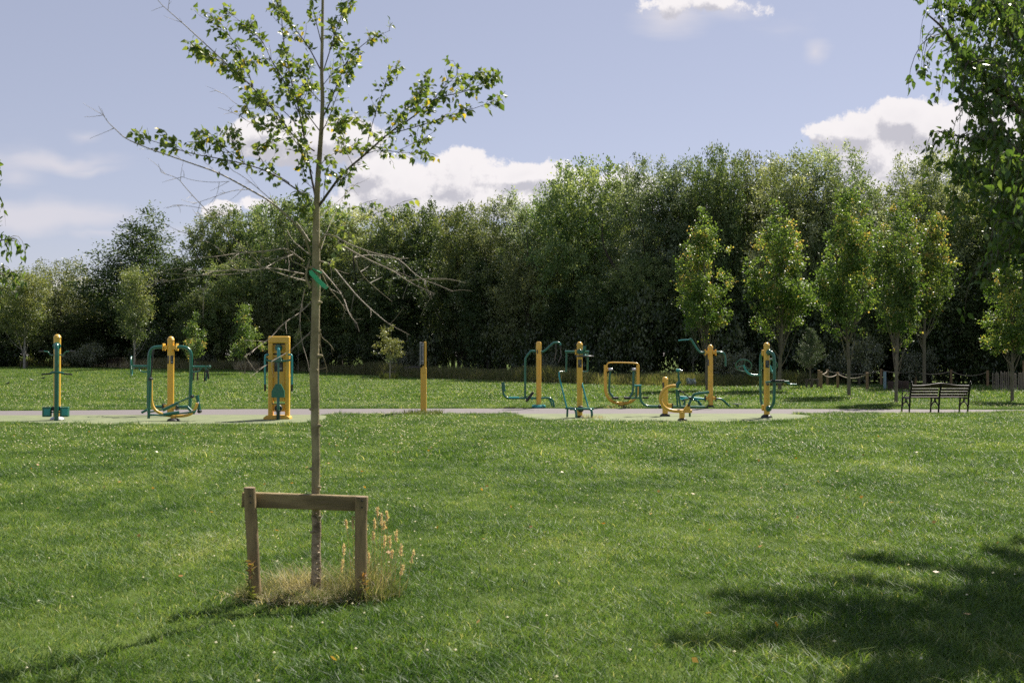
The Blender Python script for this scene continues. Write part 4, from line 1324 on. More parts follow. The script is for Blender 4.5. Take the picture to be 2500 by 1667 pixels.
BARE = [
 ([A_(760, 360), A_(700, 300), A_(600, 200), A_(500, 120), A_(430, 60), A_(370, 0), A_(300, -90)], 1.7, -.15, -.4),
 ([A_(430, 60), A_(432, 0), A_(440, -60)], .7, -.3, -.4),
 ([Z8(1205, 750), Z8(1150, 600), Z8(1080, 480), Z8(900, 310), Z8(700, 205), Z8(450, 80), Z8(220, -5), A_(220, 770), A_(140, 722), A_(85, 670), A_(50, 585)], 3.0, 0, -.9),
 ([Z8(1205, 1020), Z8(1165, 950), Z8(1160, 880), Z8(1190, 780), Z8(1195, 770)], 4.2, 0, -.1),
 ([Z8(1170, 860), Z8(1100, 830), Z8(1045, 795), Z8(1030, 745), Z8(1000, 560), Z8(990, 480)], 1.6, -.05, -.4),
 ([Z8(1150, 800), Z8(1030, 712), Z8(960, 705), Z8(880, 705), Z8(730, 718), Z8(580, 750), Z8(420, 768), Z8(210, 775), Z8(50, 765)], 2.3, 0, -.7),
 ([Z8(730, 718), Z8(680, 650), Z8(668, 620)], 1.0, -.4, -.5),
 ([Z8(810, 715), Z8(800, 650), Z8(765, 600)], 1.4, -.4, -.5),
 ([Z8(810, 710), Z8(820, 770), Z8(870, 790), Z8(960, 785), Z8(1055, 742)], 1.3, -.4, -.2),
 ([Z8(1180, 965), Z8(1000, 912), Z8(800, 832), Z8(640, 792), Z8(545, 760)], 1.7, 0, -.6),
 ([Z8(1150, 905), Z8(900, 855), Z8(760, 858), Z8(480, 885), Z8(250, 925), Z8(0, 968), Z8(-60, 975)], 1.7, 0, -.9),
 ([Z8(1060, 745), Z8(960, 790), Z8(840, 850), Z8(640, 885), Z8(350, 918), Z8(0, 892), Z8(-40, 880)], 1.4, -.2, -.8),
 ([Z8(500, 880), Z8(300, 880), Z8(120, 850)], .8, -.5, -.8),
 ([Z8(790, 830), Z8(700, 735), Z8(580, 640), Z8(430, 470), Z8(280, 320), Z8(180, 190), Z8(120, 120), Z8(0, 65), Z8(-20, 60)], 1.2, -.2, -1.0),
 ([Z8(1292, 872), Z8(1400, 985), Z8(1480, 1100), Z8(1540, 1240), Z8(1580, 1325)], 1.9, 0, -.5),
 ([Z8(1285, 800), Z8(1375, 815), Z8(1480, 965), Z8(1620, 1110), Z8(1830, 1290), Z8(1900, 1340), Z8(2020, 1400)], 2.2, 0, -.5),
 ([Z8(1275, 690), Z8(1320, 600), Z8(1380, 582), Z8(1500, 670), Z8(1750, 722), Z8(1900, 775), Z8(2100, 940), Z8(2240, 1010), Z8(2360, 1055)], 2.3, 0, -.9),
 ([Z8(1480, 680), Z8(1640, 780), Z8(1880, 882), Z8(2010, 962), Z8(2220, 1058)], 2.4, -.1, -.6),
 ([Z8(2010, 962), Z8(2100, 942), Z8(2300, 945), Z8(2420, 958)], 1.6, -.4, -.7),
 ([Z8(1560, 770), Z8(1700, 752), Z8(1900, 772), Z8(2000, 775)], 1.1, -.1, .3),
 ([Z8(1560, 775), Z8(1620, 905), Z8(1700, 982), Z8(1880, 1130)], 1.0, -.1, .4),
 ([Z8(1840, 860), Z8(1835, 800), Z8(1860, 785)], .9, -.2, -.3),
 ([Z8(1890, 875), Z8(1870, 840), Z8(1885, 815)], .9, -.2, -.3),
 ([Z8(1284, 865), Z8(1350, 1015), Z8(1430, 1130), Z8(1485, 1205)], 1.5, 0, .4),
 ([Z8(1212, 1130), Z8(1130, 1210), Z8(980, 1320), Z8(870, 1420), Z8(740, 1512), Z8(660, 1580)], 1.3, 0, -.7),
 ([Z8(1212, 1370), Z8(1050, 1510), Z8(860, 1640), Z8(700, 1750)], 1.0, 0, -.6),
 ([Z8(1155, 1030), Z8(1120, 1200), Z8(1110, 1350), Z8(1135, 1500), Z8(1190, 1620), Z8(1205, 1700)], 1.1, 0, -.2),
 ([Z8(1135, 1205), Z8(1200, 1280)], .8, -.1, 0),
 ([Z8(1272, 1350), Z8(1300, 1430), Z8(1350, 1480), Z8(1400, 1540)], 1.2, 0, .4),
 ([Z8(1285, 1360), Z8(1285, 1500), Z8(1330, 1650), Z8(1340, 1700)], 1.1, 0, .2),
 ([Z8(1340, 1000), Z8(1280, 1075)], .8, -.1, -.05),
 ([Z8(915, 325), Z8(820, 230), Z8(640, 110), Z8(530, 20), A_(780, 860)], 1.0, -.3, -.6),
 ([Z8(700, 210), Z8(540, 225), Z8(400, 290), Z8(240, 330)], .8, -.5, -.9),
 ([Z8(870, 312), Z8(760, 340), Z8(680, 360)], .6, -.3, -.5),
 ([Z8(530, 412), Z8(400, 375), Z8(120, 345), Z8(30, 350)], .6, -.7, -1.0),
 ([Z8(335, 600), Z8(310, 480), Z8(290, 410), Z8(260, 400)], .7, -.8, -1.0),
 ([Z8(540, 145), Z8(400, 160), Z8(250, 135), Z8(150, 110)], .6, -.6, -.9),
 ([A_(1010, 720), A_(900, 690), A_(800, 630), A_(710, 595)], .7, 0, .4),
 ([A_(1000, 560), A_(880, 620), A_(800, 570), A_(750, 530), A_(690, 500)], .7, 0, .4),
 ([Z8(1200, 640), Z8(1120, 500), Z8(1060, 440), Z8(1000, 440)], 1.2, 0, .4),
 ([Z8(1190, 740), Z8(1140, 700), Z8(1060, 620), Z8(1020, 540)], 1.3, 0, .3),
 ([Z8(1205, 870), Z8(1240, 900)], 1.0, 0, -.1),
 ([Z8(1290, 700), Z8(1340, 540), Z8(1400, 420), Z8(1500, 230), Z8(1560, 160)], .8, 0, .6),
 ([Z8(420, 760), Z8(480, 810), Z8(560, 860), Z8(620, 870)], .7, -.5, -.3),
 ([Z8(380, 930), Z8(350, 1000), Z8(320, 1180), Z8(320, 1260)], .7, -.5, -.6),
 ([Z8(640, 885), Z8(560, 800), Z8(460, 700), Z8(330, 620), Z8(100, 540), Z8(0, 490)], .9, -.4, -.9),
]
twig_sites = []
mbL, mbB = MB(), MB()
def branch(mb, pts, r0, d0, d1, tipr=.35):
    q = px3(pts, d0, d1)
    # slight natural jitter
    for i in range(1, len(q)):
        q[i] = q[i] + rt.normal(size=3) * .006
    n = len(q)
    rad = [(r0 * (1 - i / (n - 1)) + tipr * i / (n - 1)) * PXM for i in range(n)]
    mb.tube(q, rad, 7, 2)
    return chaikin(q, 2)
for pts, r0, d0, d1, dens in LEAFY:
    q = branch(mbL, pts, r0 * .95, d0, d1)
    twig_sites.append((q, dens))
for pts, r0, d0, d1 in BARE:
    q = branch(mbB, pts, r0 * .95, d0, d1, .4)
    # little side spurs on dead wood
    L = sum(np.linalg.norm(b - a) for a, b in zip(q[:-1], q[1:]))
    for _ in range(int(L / .085)):
        i = rt.integers(1, len(q) - 1)
        dr = unit((q[i + 1] - q[i]) if i + 1 < len(q) else q[i] - q[i - 1])
        s_ = unit(dr * .8 + rt.normal(size=3) * .55)
        l_ = rt.uniform(.03, .16)
        e = q[i] + s_ * l_ + np.array((0, 0, -.01))
        mbB.tube([q[i], (q[i] + e) / 2 + rt.normal(size=3) * .004, e], [.0015, .0010, .0006], 4, 1, cap=False)
LP, LA = [], []
for q, dens in twig_sites:
    seg = [np.linalg.norm(b - a) for a, b in zip(q[:-1], q[1:])]
    L = sum(seg)
    cum = np.concatenate([[0], np.cumsum(seg)])
    ntw = int(L / .025 * dens) + 1
    for _ in range(ntw):
        t = (.16 + .84 * rt.random() ** .8) * L
        i = min(np.searchsorted(cum, t) - 1, len(q) - 2); i = max(i, 0)
        f = (t - cum[i]) / max(seg[i], 1e-6)
        p0 = q[i] * (1 - f) + q[i + 1] * f
        dr = unit(q[i + 1] - q[i])
        sd_ = rt.normal(size=3)
        sd_[1] *= .9
        v = unit(dr * .9 + unit(sd_) * .8 + np.array((0, 0, .15)))
        ln_ = rt.uniform(.03, .13) * (1.15 - .5 * t / L)
        e = p0 + v * ln_ + np.array((0, 0, -.006))
        mbL.tube([p0, (p0 + e) / 2 + rt.normal(size=3) * .003, e], [.0014, .0011, .0007], 4, 1, cap=False)
        nl = rt.integers(3, 6)
        for k in range(nl):
            s0 = p0 + (e - p0) * ((k + .6) / nl)
            ax = unit(v * .45 + rt.normal(size=3) * .65 + np.array((0, 0, -.45)))
            LP.append(s0 + ax * .012); LA.append(ax)
mbL.obj('branches', BRANCH, tree1, ang=60)
mbB.obj('dead_twigs', TWIG, tree1, ang=60)
LP, LA = np.array(LP), np.array(LA)
print('birch leaves', len(LP))
def birch_leaves(LP, LA, rng, size, wid):
    """pointed oval leaf of four faces, bent along the midrib"""
    n = len(LP)
    ax = unit(LA)
    nr = rng.normal(size=(n, 3)); nr[:, 2] += .5
    side = unit(np.cross(ax, nr))
    nm = np.cross(side, ax)
    L = size * rng.uniform(.7, 1.25, (n, 1))
    W_ = L * wid * rng.uniform(.85, 1.1, (n, 1))
    b0, m1_, m2_, tp = LP, LP + ax * L * .35, LP + ax * L * .7 - nm * L * .05, LP + ax * L - nm * L * .16
    bend = nm * W_ * .14
    V = np.empty((2 * n, 4, 3))
    V2 = np.empty((2 * n, 4, 3))
    for k, s_ in enumerate((1, -1)):
        a = V[k * n:(k + 1) * n]
        a[:, 0], a[:, 1], a[:, 2], a[:, 3] = b0, m1_, m1_ + side * W_ * .5 * s_ + bend, b0 + ax * L * .10 + side * W_ * .30 * s_ + bend * .5
        c_ = V2[k * n:(k + 1) * n]
        c_[:, 0], c_[:, 1], c_[:, 2], c_[:, 3] = m1_, tp, m2_ + side * W_ * .26 * s_ + bend * .5, m1_ + side * W_ * .5 * s_ + bend
    return np.concatenate([V, V2])
YLEAF = leafmat('birch_leaf', [(0, (.055, .105, .028)), (.45, (.14, .20, .055)), (.80, (.27, .32, .10)), (.9, (.48, .40, .05)), (1, (.60, .38, .06))], trans=.36, rough=.38, spec=.45, tcol=1.5)
V = birch_leaves(LP, LA, rt, .039, .74)
ti = rt.random(len(LP)) * .82
low = LP[:, 2] < P(0, 560, TD).z
ti[rt.random(len(LP)) < .035] = .92
ti[low & (rt.random(len(LP)) < .6)] = .80
ti = np.concatenate([ti] * 4)
link('crown', quads_mesh('crown', V, YLEAF, ti), tree1, (-trg.x, -TD, 0))

# green plastic ribbon tied round the stem
RIB = mat('green_plastic', (.004, .42, .17), .35, coat=.3)
rc = P(773, 668, TD)
rb_o = thing('plastic_ribbon', 'bright green plastic ribbon tied around the stem of the near slim tree', 'ribbon', rc)
lp = MB()
poly = [(754.5, 661), (762, 659.5), (778, 678), (802, 701), (796, 707), (784, 699), (768, 683), (758, 672), (756, 671)]
q = [P(x, y, TD - .045) for x, y in poly]
lp.prism([(a.x, a.z) for a in q], TD - .047, TD - .045)
lp.obj('ribbon_tail', RIB, rb_o, smooth=False)
lo = MB()
ringp = []
for t in np.linspace(0, 2 * math.pi, 17):
    ringp.append((rc.x + .030 * math.cos(t), TD + .032 * math.sin(t), rc.z + .02 - .016 * math.cos(t)))
lo.tube(ringp, .0045, 6, 0, cap=False)
lo.obj('ribbon_loop', RIB, rb_o)

# ================================================================== TREES AND PLANTS
re_ = np.random.default_rng(21)
WILLOW = leafmat('willow_leaf', [(0, (.080, .115, .045)), (.5, (.165, .205, .100)), (.85, (.31, .34, .21)), (1, (.44, .46, .33))], trans=.32, rough=.5, spec=.35, tcol=1.4)
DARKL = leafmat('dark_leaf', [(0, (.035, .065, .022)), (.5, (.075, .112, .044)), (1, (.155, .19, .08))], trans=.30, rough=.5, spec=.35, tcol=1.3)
MIDL = leafmat('mid_green_leaf', [(0, (.060, .105, .034)), (.5, (.150, .20, .078)), (1, (.33, .36, .17))], trans=.34, rough=.5, spec=.35, tcol=1.4)
OLIVE = leafmat('olive_leaf', [(0, (.080, .100, .040)), (.5, (.155, .175, .070)), (1, (.28, .28, .14))], trans=.3, rough=.45, spec=.45, tcol=1.3)
MAPLE = leafmat('maple_leaf', [(0, (.055, .100, .022)), (.5, (.110, .155, .046)), (.84, (.20, .245, .075)), (.95, (.36, .33, .10)), (1, (.44, .29, .13))], trans=.40, rough=.45, spec=.4, tcol=1.5)
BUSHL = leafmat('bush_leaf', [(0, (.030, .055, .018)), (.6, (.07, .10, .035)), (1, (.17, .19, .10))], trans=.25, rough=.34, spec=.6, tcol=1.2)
PINEL = leafmat('pine_needle', [(0, (.065, .105, .065)), (1, (.13, .17, .10))], trans=.15, rough=.5, spec=.3)
BIRCHR = leafmat('hanging_birch_leaf', [(0, (.030, .070, .017)), (.5, (.075, .130, .032)), (1, (.17, .225, .065))], trans=.42, rough=.38, spec=.45, tcol=1.6)

def crown_mesh(name, m, rng, shapes, n_clump, per, L, Wd, spread, up=.2, out=.8, shell=.55, flat=.4, spray=.0, tintfn=None):
    """leaf faces gathered in clumps through the volume of several ellipsoids (cx, cy, cz, rx, ry, rz)"""
    sh = np.array(shapes, float)
    vol = sh[:, 3] * sh[:, 4] * sh[:, 5]
    wts = vol ** .75; wts /= wts.sum()
    k = rng.choice(len(sh), n_clump, p=wts)
    d = unit(rng.normal(size=(n_clump, 3)))
    rr = shell + (1 - shell) * rng.random(n_clump) ** .7
    rr = np.where(rng.random(n_clump) < .22, rng.random(n_clump), rr) * rng.uniform(.86, 1.13, n_clump)
    c = sh[k, :3] + d * sh[k, 3:] * rr[:, None]
    ax = unit(d * out + np.array((0, 0, up)) + rng.normal(size=(n_clump, 3)) * .35)
    ct = rng.normal(size=n_clump) * .22 + (rng.normal(size=len(sh)) * .10)[k]
    ci = np.repeat(np.arange(n_clump), per)
    n = len(ci)
    t = rng.random(n) - .35
    sz = rng.uniform(.6, 1.3, n_clump)[ci]
    pos = c[ci] + ax[ci] * (t * spread * (1 + spray) * sz)[:, None] + rng.normal(size=(n, 3)) * (spread * .34 * (1 - .6 * spray * np.clip(t, 0, 1)) * sz)[:, None] * np.array((1, 1, .8))
    la = unit(ax[ci] * (.5 + spray) + rng.normal(size=(n, 3)) * .8 + np.array((0, 0, -.15)))
    ti = .45 + ct[ci] + rng.normal(size=n) * .17
    if tintfn is not None:
        ti = tintfn(ti, pos, rng)
    V = leaves(pos, la, L * rng.uniform(.7, 1.25, n), Wd * rng.uniform(.7, 1.25, n), rng, flat, .0)
    return quads_mesh(name, V, m, np.clip(ti, 0, 1)), c

def limbs_mesh(name, m, rng, H_, targets, r0, n=14, z0=.18, lean=0, forks=1):
    mb = MB()
    stems = []
    for k in range(forks):
        dx, dy = (rng.normal(size=2) * .10 * H_ * (k > 0))
        top = np.array((dx + lean * H_, dy, H_ * .74))
        mid_ = np.array((dx * .5 + rng.normal() * .02 * H_, dy * .5, H_ * .45))
        q = [np.array((dx * .05, dy * .05, -.1)), np.array((dx * .1, dy * .1, H_ * .12)), mid_, top * np.array((1, 1, .8)), top]
        mb.tube(q, [r0 * 1.2, r0, r0 * .7, r0 * .3, r0 * .08], 9, 2)
        stems.append(chaikin(q, 2))
    for _ in range(n):
        st_ = stems[rng.integers(len(stems))]
        t = targets[rng.integers(len(targets))]
        zz_ = rng.uniform(z0, .75) * min(H_, max(t[2], H_ * .3))
        i = int(np.argmin([abs(p[2] - zz_) for p in st_]))
        a = st_[i]
        b = a * .5 + t * .5 + np.array((0, 0, -.04 * H_))
        mb.tube([a, b, t], [r0 * .34, r0 * .2, r0 * .05], 6, 2, cap=False)
    me_o = mb
    return me_o

def tree_kind(name, H_, W_, mleaf, mbark, shapes, n_clump, per, L, Wd, spread, r0, **kw):
    """meshes for one kind of tree, stem foot at the origin"""
    nl = kw.pop('nl', 16); forks = kw.pop('forks', 1); z0 = kw.pop('z0', .18)
    cm, c = crown_mesh(name + '_crown', mleaf, re_, shapes, n_clump, per, L, Wd, spread, **kw)
    mb = limbs_mesh(name, mbark, re_, H_, c, r0, nl, z0, 0, forks)
    me = bpy.data.meshes.new(name + '_trunk')
    me.from_pydata(mb.v, [], mb.f)
    me.polygons.foreach_set('use_smooth', [True] * len(me.polygons))
    me.materials.append(mbark)
    return dict(H=H_, W=W_, crown=cm, trunk=me)

def rand_shapes(H_, W_, z0, n, rng, top=1.0):
    out = []
    zc, zh = .5 * (z0 + H_) + .04 * H_, .5 * (H_ - z0)
    for i in range(n):
        f = ((i + .5) / n) ** .85
        z = z0 + .6 + (H_ * .93 - z0 - .6) * f
        env = W_ / 2 * math.sqrt(max(.12, 1 - abs((z - zc) / zh) ** 2.6))
        a = i * 2.4 + rng.uniform(-.5, .5)
        r = max(env * rng.uniform(.40, .66), .8)
        off = max(env - r, 0) * rng.uniform(.55, 1.05)
        out.append((off * math.cos(a), off * math.sin(a), min(z, H_ - r * .75), r, r, r * rng.uniform(.8, 1.05)))
    return out

KINDS = {}
for i in range(3):
    KINDS['willow%d' % i] = tree_kind('willow', 14, 8, WILLOW, DBARK, rand_shapes(14, 8, 1.6, 17, re_), 720, 50, .23, .075, .62, .22, shell=.72, up=.4, spray=.35, forks=3, nl=34)
for i in range(2):
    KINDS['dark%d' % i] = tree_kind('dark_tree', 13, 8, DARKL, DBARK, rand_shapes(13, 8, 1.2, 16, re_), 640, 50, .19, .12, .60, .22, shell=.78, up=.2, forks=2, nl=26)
for i in range(2):
    KINDS['round%d' % i] = tree_kind('round_tree', 12, 10, MIDL, DBARK, rand_shapes(12, 10, 1.4, 15, re_), 760, 48, .20, .11, .60, .22, shell=.8, up=.35, forks=2, nl=30)
KINDS['olive0'] = tree_kind('olive_tree', 9, 9, OLIVE, DBARK, rand_shapes(9, 9, 1.0, 18, re_), 480, 56, .18, .085, .75, .16, up=.4, spray=.3, forks=2, nl=24)
# feathery tree with pointed layered sprays
shp = []
for f in np.linspace(.12, .97, 15):
    for k in range(2):
        a = re_.random() * 6.28; w_ = 4.4 * (1 - f) ** .75 + .5
        shp.append((w_ * .45 * math.cos(a), w_ * .45 * math.sin(a), 13 * f, w_ * .65, w_ * .65, 1.0))
KINDS['feather0'] = tree_kind('feathery_tree', 13, 9, DARKL, DBARK, shp, 900, 54, .18, .10, .85, .2, up=.15, out=1.2, spray=.8, nl=34, shell=.75)
shp = rand_shapes(7, 3.4, 1.6, 9, re_)
KINDS['paleb0'] = tree_kind('pale_birch', 7, 3.4, MIDL, PBARK, shp, 230, 46, .12, .065, .5, .06, up=.1, nl=12)

def plant(kind, name, label, cat, px, top, D, wpx, group=None, rot=None, base=None, tone=None):
    """set a copy of one kind where px, D fall, as tall as row 'top' and as wide as wpx photo pixels"""
    K_ = KINDS[kind]
    b = P(px, HORIZ + 2, D)
    z = float(gz(b.x, b.y)) if base is None else base
    h = P(px, top, D).z - z
    w = wpx * D / FPX
    t = thing(name, label, cat, (b.x, D, z), group)
    for nm, me in (('trunk', K_['trunk']), ('crown', K_['crown'])):
        if me is None: continue
        o = link(nm, me, t)
    t.scale = (w / K_['W'], w / K_['W'] , h / K_['H'])
    t.rotation_euler.z = re_.random() * 6.28 if rot is None else rot
    if tone:
        for ch in t.children:
            ch.color = (*tone, 1)
    return t

WG = 'trees of the wood behind the lawn'
WOODS = [
 ('willow0', 20, 668, 97, 200, 'rounded grey green tree at the very end of the wood by the picture edge'),
 ('olive0', 150, 640, 96, 210, 'olive willow beside the low gap in the skyline'),
 ('olive0', 232, 712, 99, 130, 'lowest scraggly olive tree in the dip of the skyline'),
 ('feather0', 350, 530, 93, 250, 'dark feathery tree with spiky top standing apart by the skyline dip'),
 ('dark0', 250, 760, 92, 190, 'short dark tree under the skyline dip'),
 ('dark1', 440, 625, 95, 150, 'dark low tree between the feathery tree and the big round tree'),
 ('round1', 545, 512, 89, 190, 'first full round tree after the feathery one, paler on its sunny side'),
 ('round0', 628, 506, 91, 170, 'dark tree behind the dead twigs of the staked birch'),
 ('round1', 715, 500, 86, 190, 'grey green tree right behind the stem of the staked birch'),
 ('round0', 805, 495, 88, 180, 'dark domed tree just past the staked birch stem'),
 ('willow0', 890, 500, 84, 180, 'fine leaved tree under the big white cumulus, paler half'),
 ('round1', 985, 512, 82, 170, 'fine leaved tree above the distant bench by the signpost'),
 ('dark0', 1065, 512, 82, 170, 'dark tree above the signpost'),
 ('round0', 1140, 505, 77, 170, 'tree above the thin white stemmed sapling'),
 ('willow0', 1222, 492, 74, 180, 'tree sloping up towards the pull-down machine'),
 ('willow1', 1312, 462, 70, 180, 'shoulder tree beside the tall domed willow'),
 ('round1', 1425, 405, 66, 235, 'tall domed willow standing out above the middle machines'),
 ('willow0', 1512, 448, 68, 150, 'thin tree in the notch beside the domed willow'),
 ('willow1', 1590, 392, 63, 190, 'first tree of the highest stretch after the notch'),
 ('willow2', 1675, 385, 62, 180, 'tall fine leaved tree behind the first maple'),
 ('round0', 1765, 378, 61, 190, 'tall tree in the level top between the first two maples'),
 ('willow1', 1850, 382, 63, 170, 'tall tree behind the second maple'),
 ('willow2', 1935, 372, 60, 180, 'silvery tree between the second and third maple'),
 ('willow0', 2030, 366, 58, 180, 'highest tree ending the level top, against the cloud'),
 ('willow1', 2115, 455, 61, 130, 'low thin tree in the gap before the cloud'),
 ('dark0', 2180, 520, 62, 170, 'dark tree low in the cloud gap'),
 ('willow2', 2262, 372, 56, 190, 'tall tree right of the cloud gap beside the hanging birch leaves'),
 ('round1', 2370, 400, 55, 220, 'dark tree behind the hanging birch leaves'),
 ('dark0', 2490, 380, 53, 230, 'dark tree above the paling fence'),
 ('dark1', 2640, 360, 52, 240, 'dark tree cut by the picture edge above the paling fence'),
 ('willow1', -120, 640, 95, 240, 'tree of the wood past the picture edge by the two plate machine'),
]
for kd, px, top, D, w, lb in WOODS:
    g_ = re_.uniform(.72, 1.28); y_ = re_.uniform(-.13, .02)
    o_ = plant(kd, 'woodland_tree', lb, 'tree', px + re_.uniform(-8, 8), top + re_.uniform(-2, 14), D + re_.uniform(-2.5, 2.5), w * re_.uniform(1.2, 1.6), WG, tone=(g_ * (1 + y_), g_, g_ * (1 - y_)))
# lower, darker trees standing forward in the edge of the wood
fr = np.random.default_rng(44)
for i, px in enumerate((500, 590, 690, 800, 905, 1010, 1110, 1195, 1290, 1385, 1480, 1570, 1660, 1800, 1890, 1990, 2120, 2330, 2420)):
    D = float(np.interp(px, [400, 1000, 1500, 2000, 2500], [86, 79, 61, 56.5, 52]))
    g_ = fr.uniform(.6, 1.05)
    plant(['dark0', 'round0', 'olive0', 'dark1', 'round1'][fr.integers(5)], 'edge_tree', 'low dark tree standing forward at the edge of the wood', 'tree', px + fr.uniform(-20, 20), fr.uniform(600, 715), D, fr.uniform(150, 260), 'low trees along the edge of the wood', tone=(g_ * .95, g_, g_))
# a second rank that closes the wood
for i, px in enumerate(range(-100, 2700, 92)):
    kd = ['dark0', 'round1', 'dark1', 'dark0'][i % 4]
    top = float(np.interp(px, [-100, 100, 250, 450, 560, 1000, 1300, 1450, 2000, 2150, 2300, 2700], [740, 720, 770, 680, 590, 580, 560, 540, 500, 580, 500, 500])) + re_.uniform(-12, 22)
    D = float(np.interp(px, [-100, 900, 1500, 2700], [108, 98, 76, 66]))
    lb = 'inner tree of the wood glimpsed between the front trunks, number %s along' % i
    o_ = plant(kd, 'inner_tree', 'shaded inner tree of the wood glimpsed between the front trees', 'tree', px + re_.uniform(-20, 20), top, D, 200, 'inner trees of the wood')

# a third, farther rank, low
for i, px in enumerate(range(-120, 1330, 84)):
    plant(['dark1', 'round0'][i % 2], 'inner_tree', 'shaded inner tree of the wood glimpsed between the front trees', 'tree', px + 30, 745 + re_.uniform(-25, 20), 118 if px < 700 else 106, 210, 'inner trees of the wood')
# bushes under the trees
for i in range(2):
    shp = [(re_.normal() * 1.1, re_.normal() * .5, re_.uniform(.4, 1.7), re_.uniform(.8, 1.3), .9, re_.uniform(.5, .9)) for _ in range(7)]
    cm, c = crown_mesh('bush_crown', BUSHL, re_, shp, 150, 52, .15, .085, .5, up=.2, shell=.7)
    mb = limbs_mesh('bush', DBARK, re_, 1.8, c, .04, 10, .1, 0, 3)
    me = bpy.data.meshes.new('bush_stems'); me.from_pydata(mb.v, [], mb.f); me.materials.append(DBARK)
    KINDS['bush%d' % i] = dict(H=2.6, W=5, crown=cm, trunk=me)
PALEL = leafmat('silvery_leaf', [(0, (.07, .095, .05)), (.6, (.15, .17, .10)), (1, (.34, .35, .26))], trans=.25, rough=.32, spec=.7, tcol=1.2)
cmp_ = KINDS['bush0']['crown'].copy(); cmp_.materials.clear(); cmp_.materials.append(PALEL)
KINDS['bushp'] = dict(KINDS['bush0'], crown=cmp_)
LINE_PX = [-60, 100, 300, 700, 1000, 1300, 1500, 1800, 2100, 2700]
LINE_D = [92, 93, 88, 83, 78, 68, 59, 56, 56, 50]
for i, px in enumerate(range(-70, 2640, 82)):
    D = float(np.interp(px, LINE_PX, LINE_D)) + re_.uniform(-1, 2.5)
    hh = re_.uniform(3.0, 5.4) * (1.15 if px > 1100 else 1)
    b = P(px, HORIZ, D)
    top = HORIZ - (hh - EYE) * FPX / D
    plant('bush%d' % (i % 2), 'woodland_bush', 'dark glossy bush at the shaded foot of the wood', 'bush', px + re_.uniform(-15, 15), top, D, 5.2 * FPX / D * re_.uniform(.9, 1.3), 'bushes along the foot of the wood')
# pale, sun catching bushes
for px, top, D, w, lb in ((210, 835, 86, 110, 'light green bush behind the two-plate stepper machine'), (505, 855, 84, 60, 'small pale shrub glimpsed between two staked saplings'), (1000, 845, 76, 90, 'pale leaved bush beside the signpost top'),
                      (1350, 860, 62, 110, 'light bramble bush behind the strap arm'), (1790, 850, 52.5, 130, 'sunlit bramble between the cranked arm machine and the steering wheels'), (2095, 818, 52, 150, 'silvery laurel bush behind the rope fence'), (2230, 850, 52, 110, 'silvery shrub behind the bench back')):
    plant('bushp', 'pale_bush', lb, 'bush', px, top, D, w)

# ---- the row of young maples
def maple_kind(sd):
    r_ = np.random.default_rng(sd)
    shp = []
    for f in np.linspace(0, 1, 12):
        z = 3.1 + 4.7 * f
        w_ = 1.9 * min(1, .55 + f * 2.2) * (1 - f) ** r_.uniform(.5, .62) + .16
        for k in range(3 if f < .5 else 2):
            a = r_.random() * 6.28; e_ = r_.uniform(.35, .62)
            q_ = r_.uniform(.36, .56); shp.append((w_ * e_ * math.cos(a), w_ * e_ * math.sin(a), z + r_.normal() * .2, w_ * q_, w_ * q_, r_.uniform(.4, .7)))
    for k in range(6):                                     # pointed leaders
        a = r_.random() * 6.28; q = r_.uniform(.25, 1.35)
        z = 7.9 - q * 1.5
        shp.append((q * math.cos(a), q * math.sin(a), z, .20, .20, .7))
    shp.append((0, 0, 8.0, .2, .2, .75))
    def tf(ti, pos, rng):
        top = np.clip((pos[:, 2] - 4.2) / 4.2, 0, 1)
        rad = np.hypot(pos[:, 0], pos[:, 1])
        return ti + top * rng.random(len(ti)) * .36 * np.clip(rad / 1.0, .5, 1)
    cm, c = crown_mesh('maple_crown', MAPLE, r_, shp, 350, 44, .11, .088, .36, up=.5, shell=.6, flat=.5, tintfn=tf)
    mb = limbs_mesh('maple', GBARK, r_, 8.3, c, .078, 30, .3, 0, 1)
    me = bpy.data.meshes.new('maple_trunk'); me.from_pydata(mb.v, [], mb.f); me.materials.append(GBARK)
    me.polygons.foreach_set('use_smooth', [True] * len(me.polygons))
    return dict(H=8.6, W=4.3, crown=cm, trunk=me)
for i in range(6):
    KINDS['maple%d' % i] = maple_kind(60 + i)
MG = 'young maples in a row'
for kd, px, foot, top, w, lb, rot in (
    ('maple0', 1726, 955, 500, 160, 'orange tipped maple standing behind the cranked arm machine', 1.0),
    ('maple1', 1903, 955, 482, 185, 'maple beside the steering wheel machine, its grey stem bare to shoulder height', 2.2),
    ('maple2', 2072, 968, 425, 170, 'tallest pointed maple, stem in front of the rope fence swag', .2),
    ('maple3', 2187, 984, 480, 175, 'maple whose pale stem stands at the arm of the park bench', 4.0),
    ('maple4', 2256, 948, 440, 170, 'maple whose stem rises behind the back of the park bench', 5.2),
    ('maple5', 2470, 981, 600, 170, 'maple in front of the paling fence', 3.1),
    ('maple1', 2620, 975, 560, 190, 'maple past the picture edge', 2.0)):
    D = D_of(foot)
    if px == 2620: continue
    g_ = re_.uniform(.85, 1.15)
    o_ = plant(kd, 'young_maple_tree', lb, 'tree', px, top, D, w * re_.uniform(1.14, 1.3), MG, rot, tone=(g_ * re_.uniform(.85, 1.0), g_, g_ * .9))
    o_.rotation_euler.x = re_.uniform(-.02, .02)

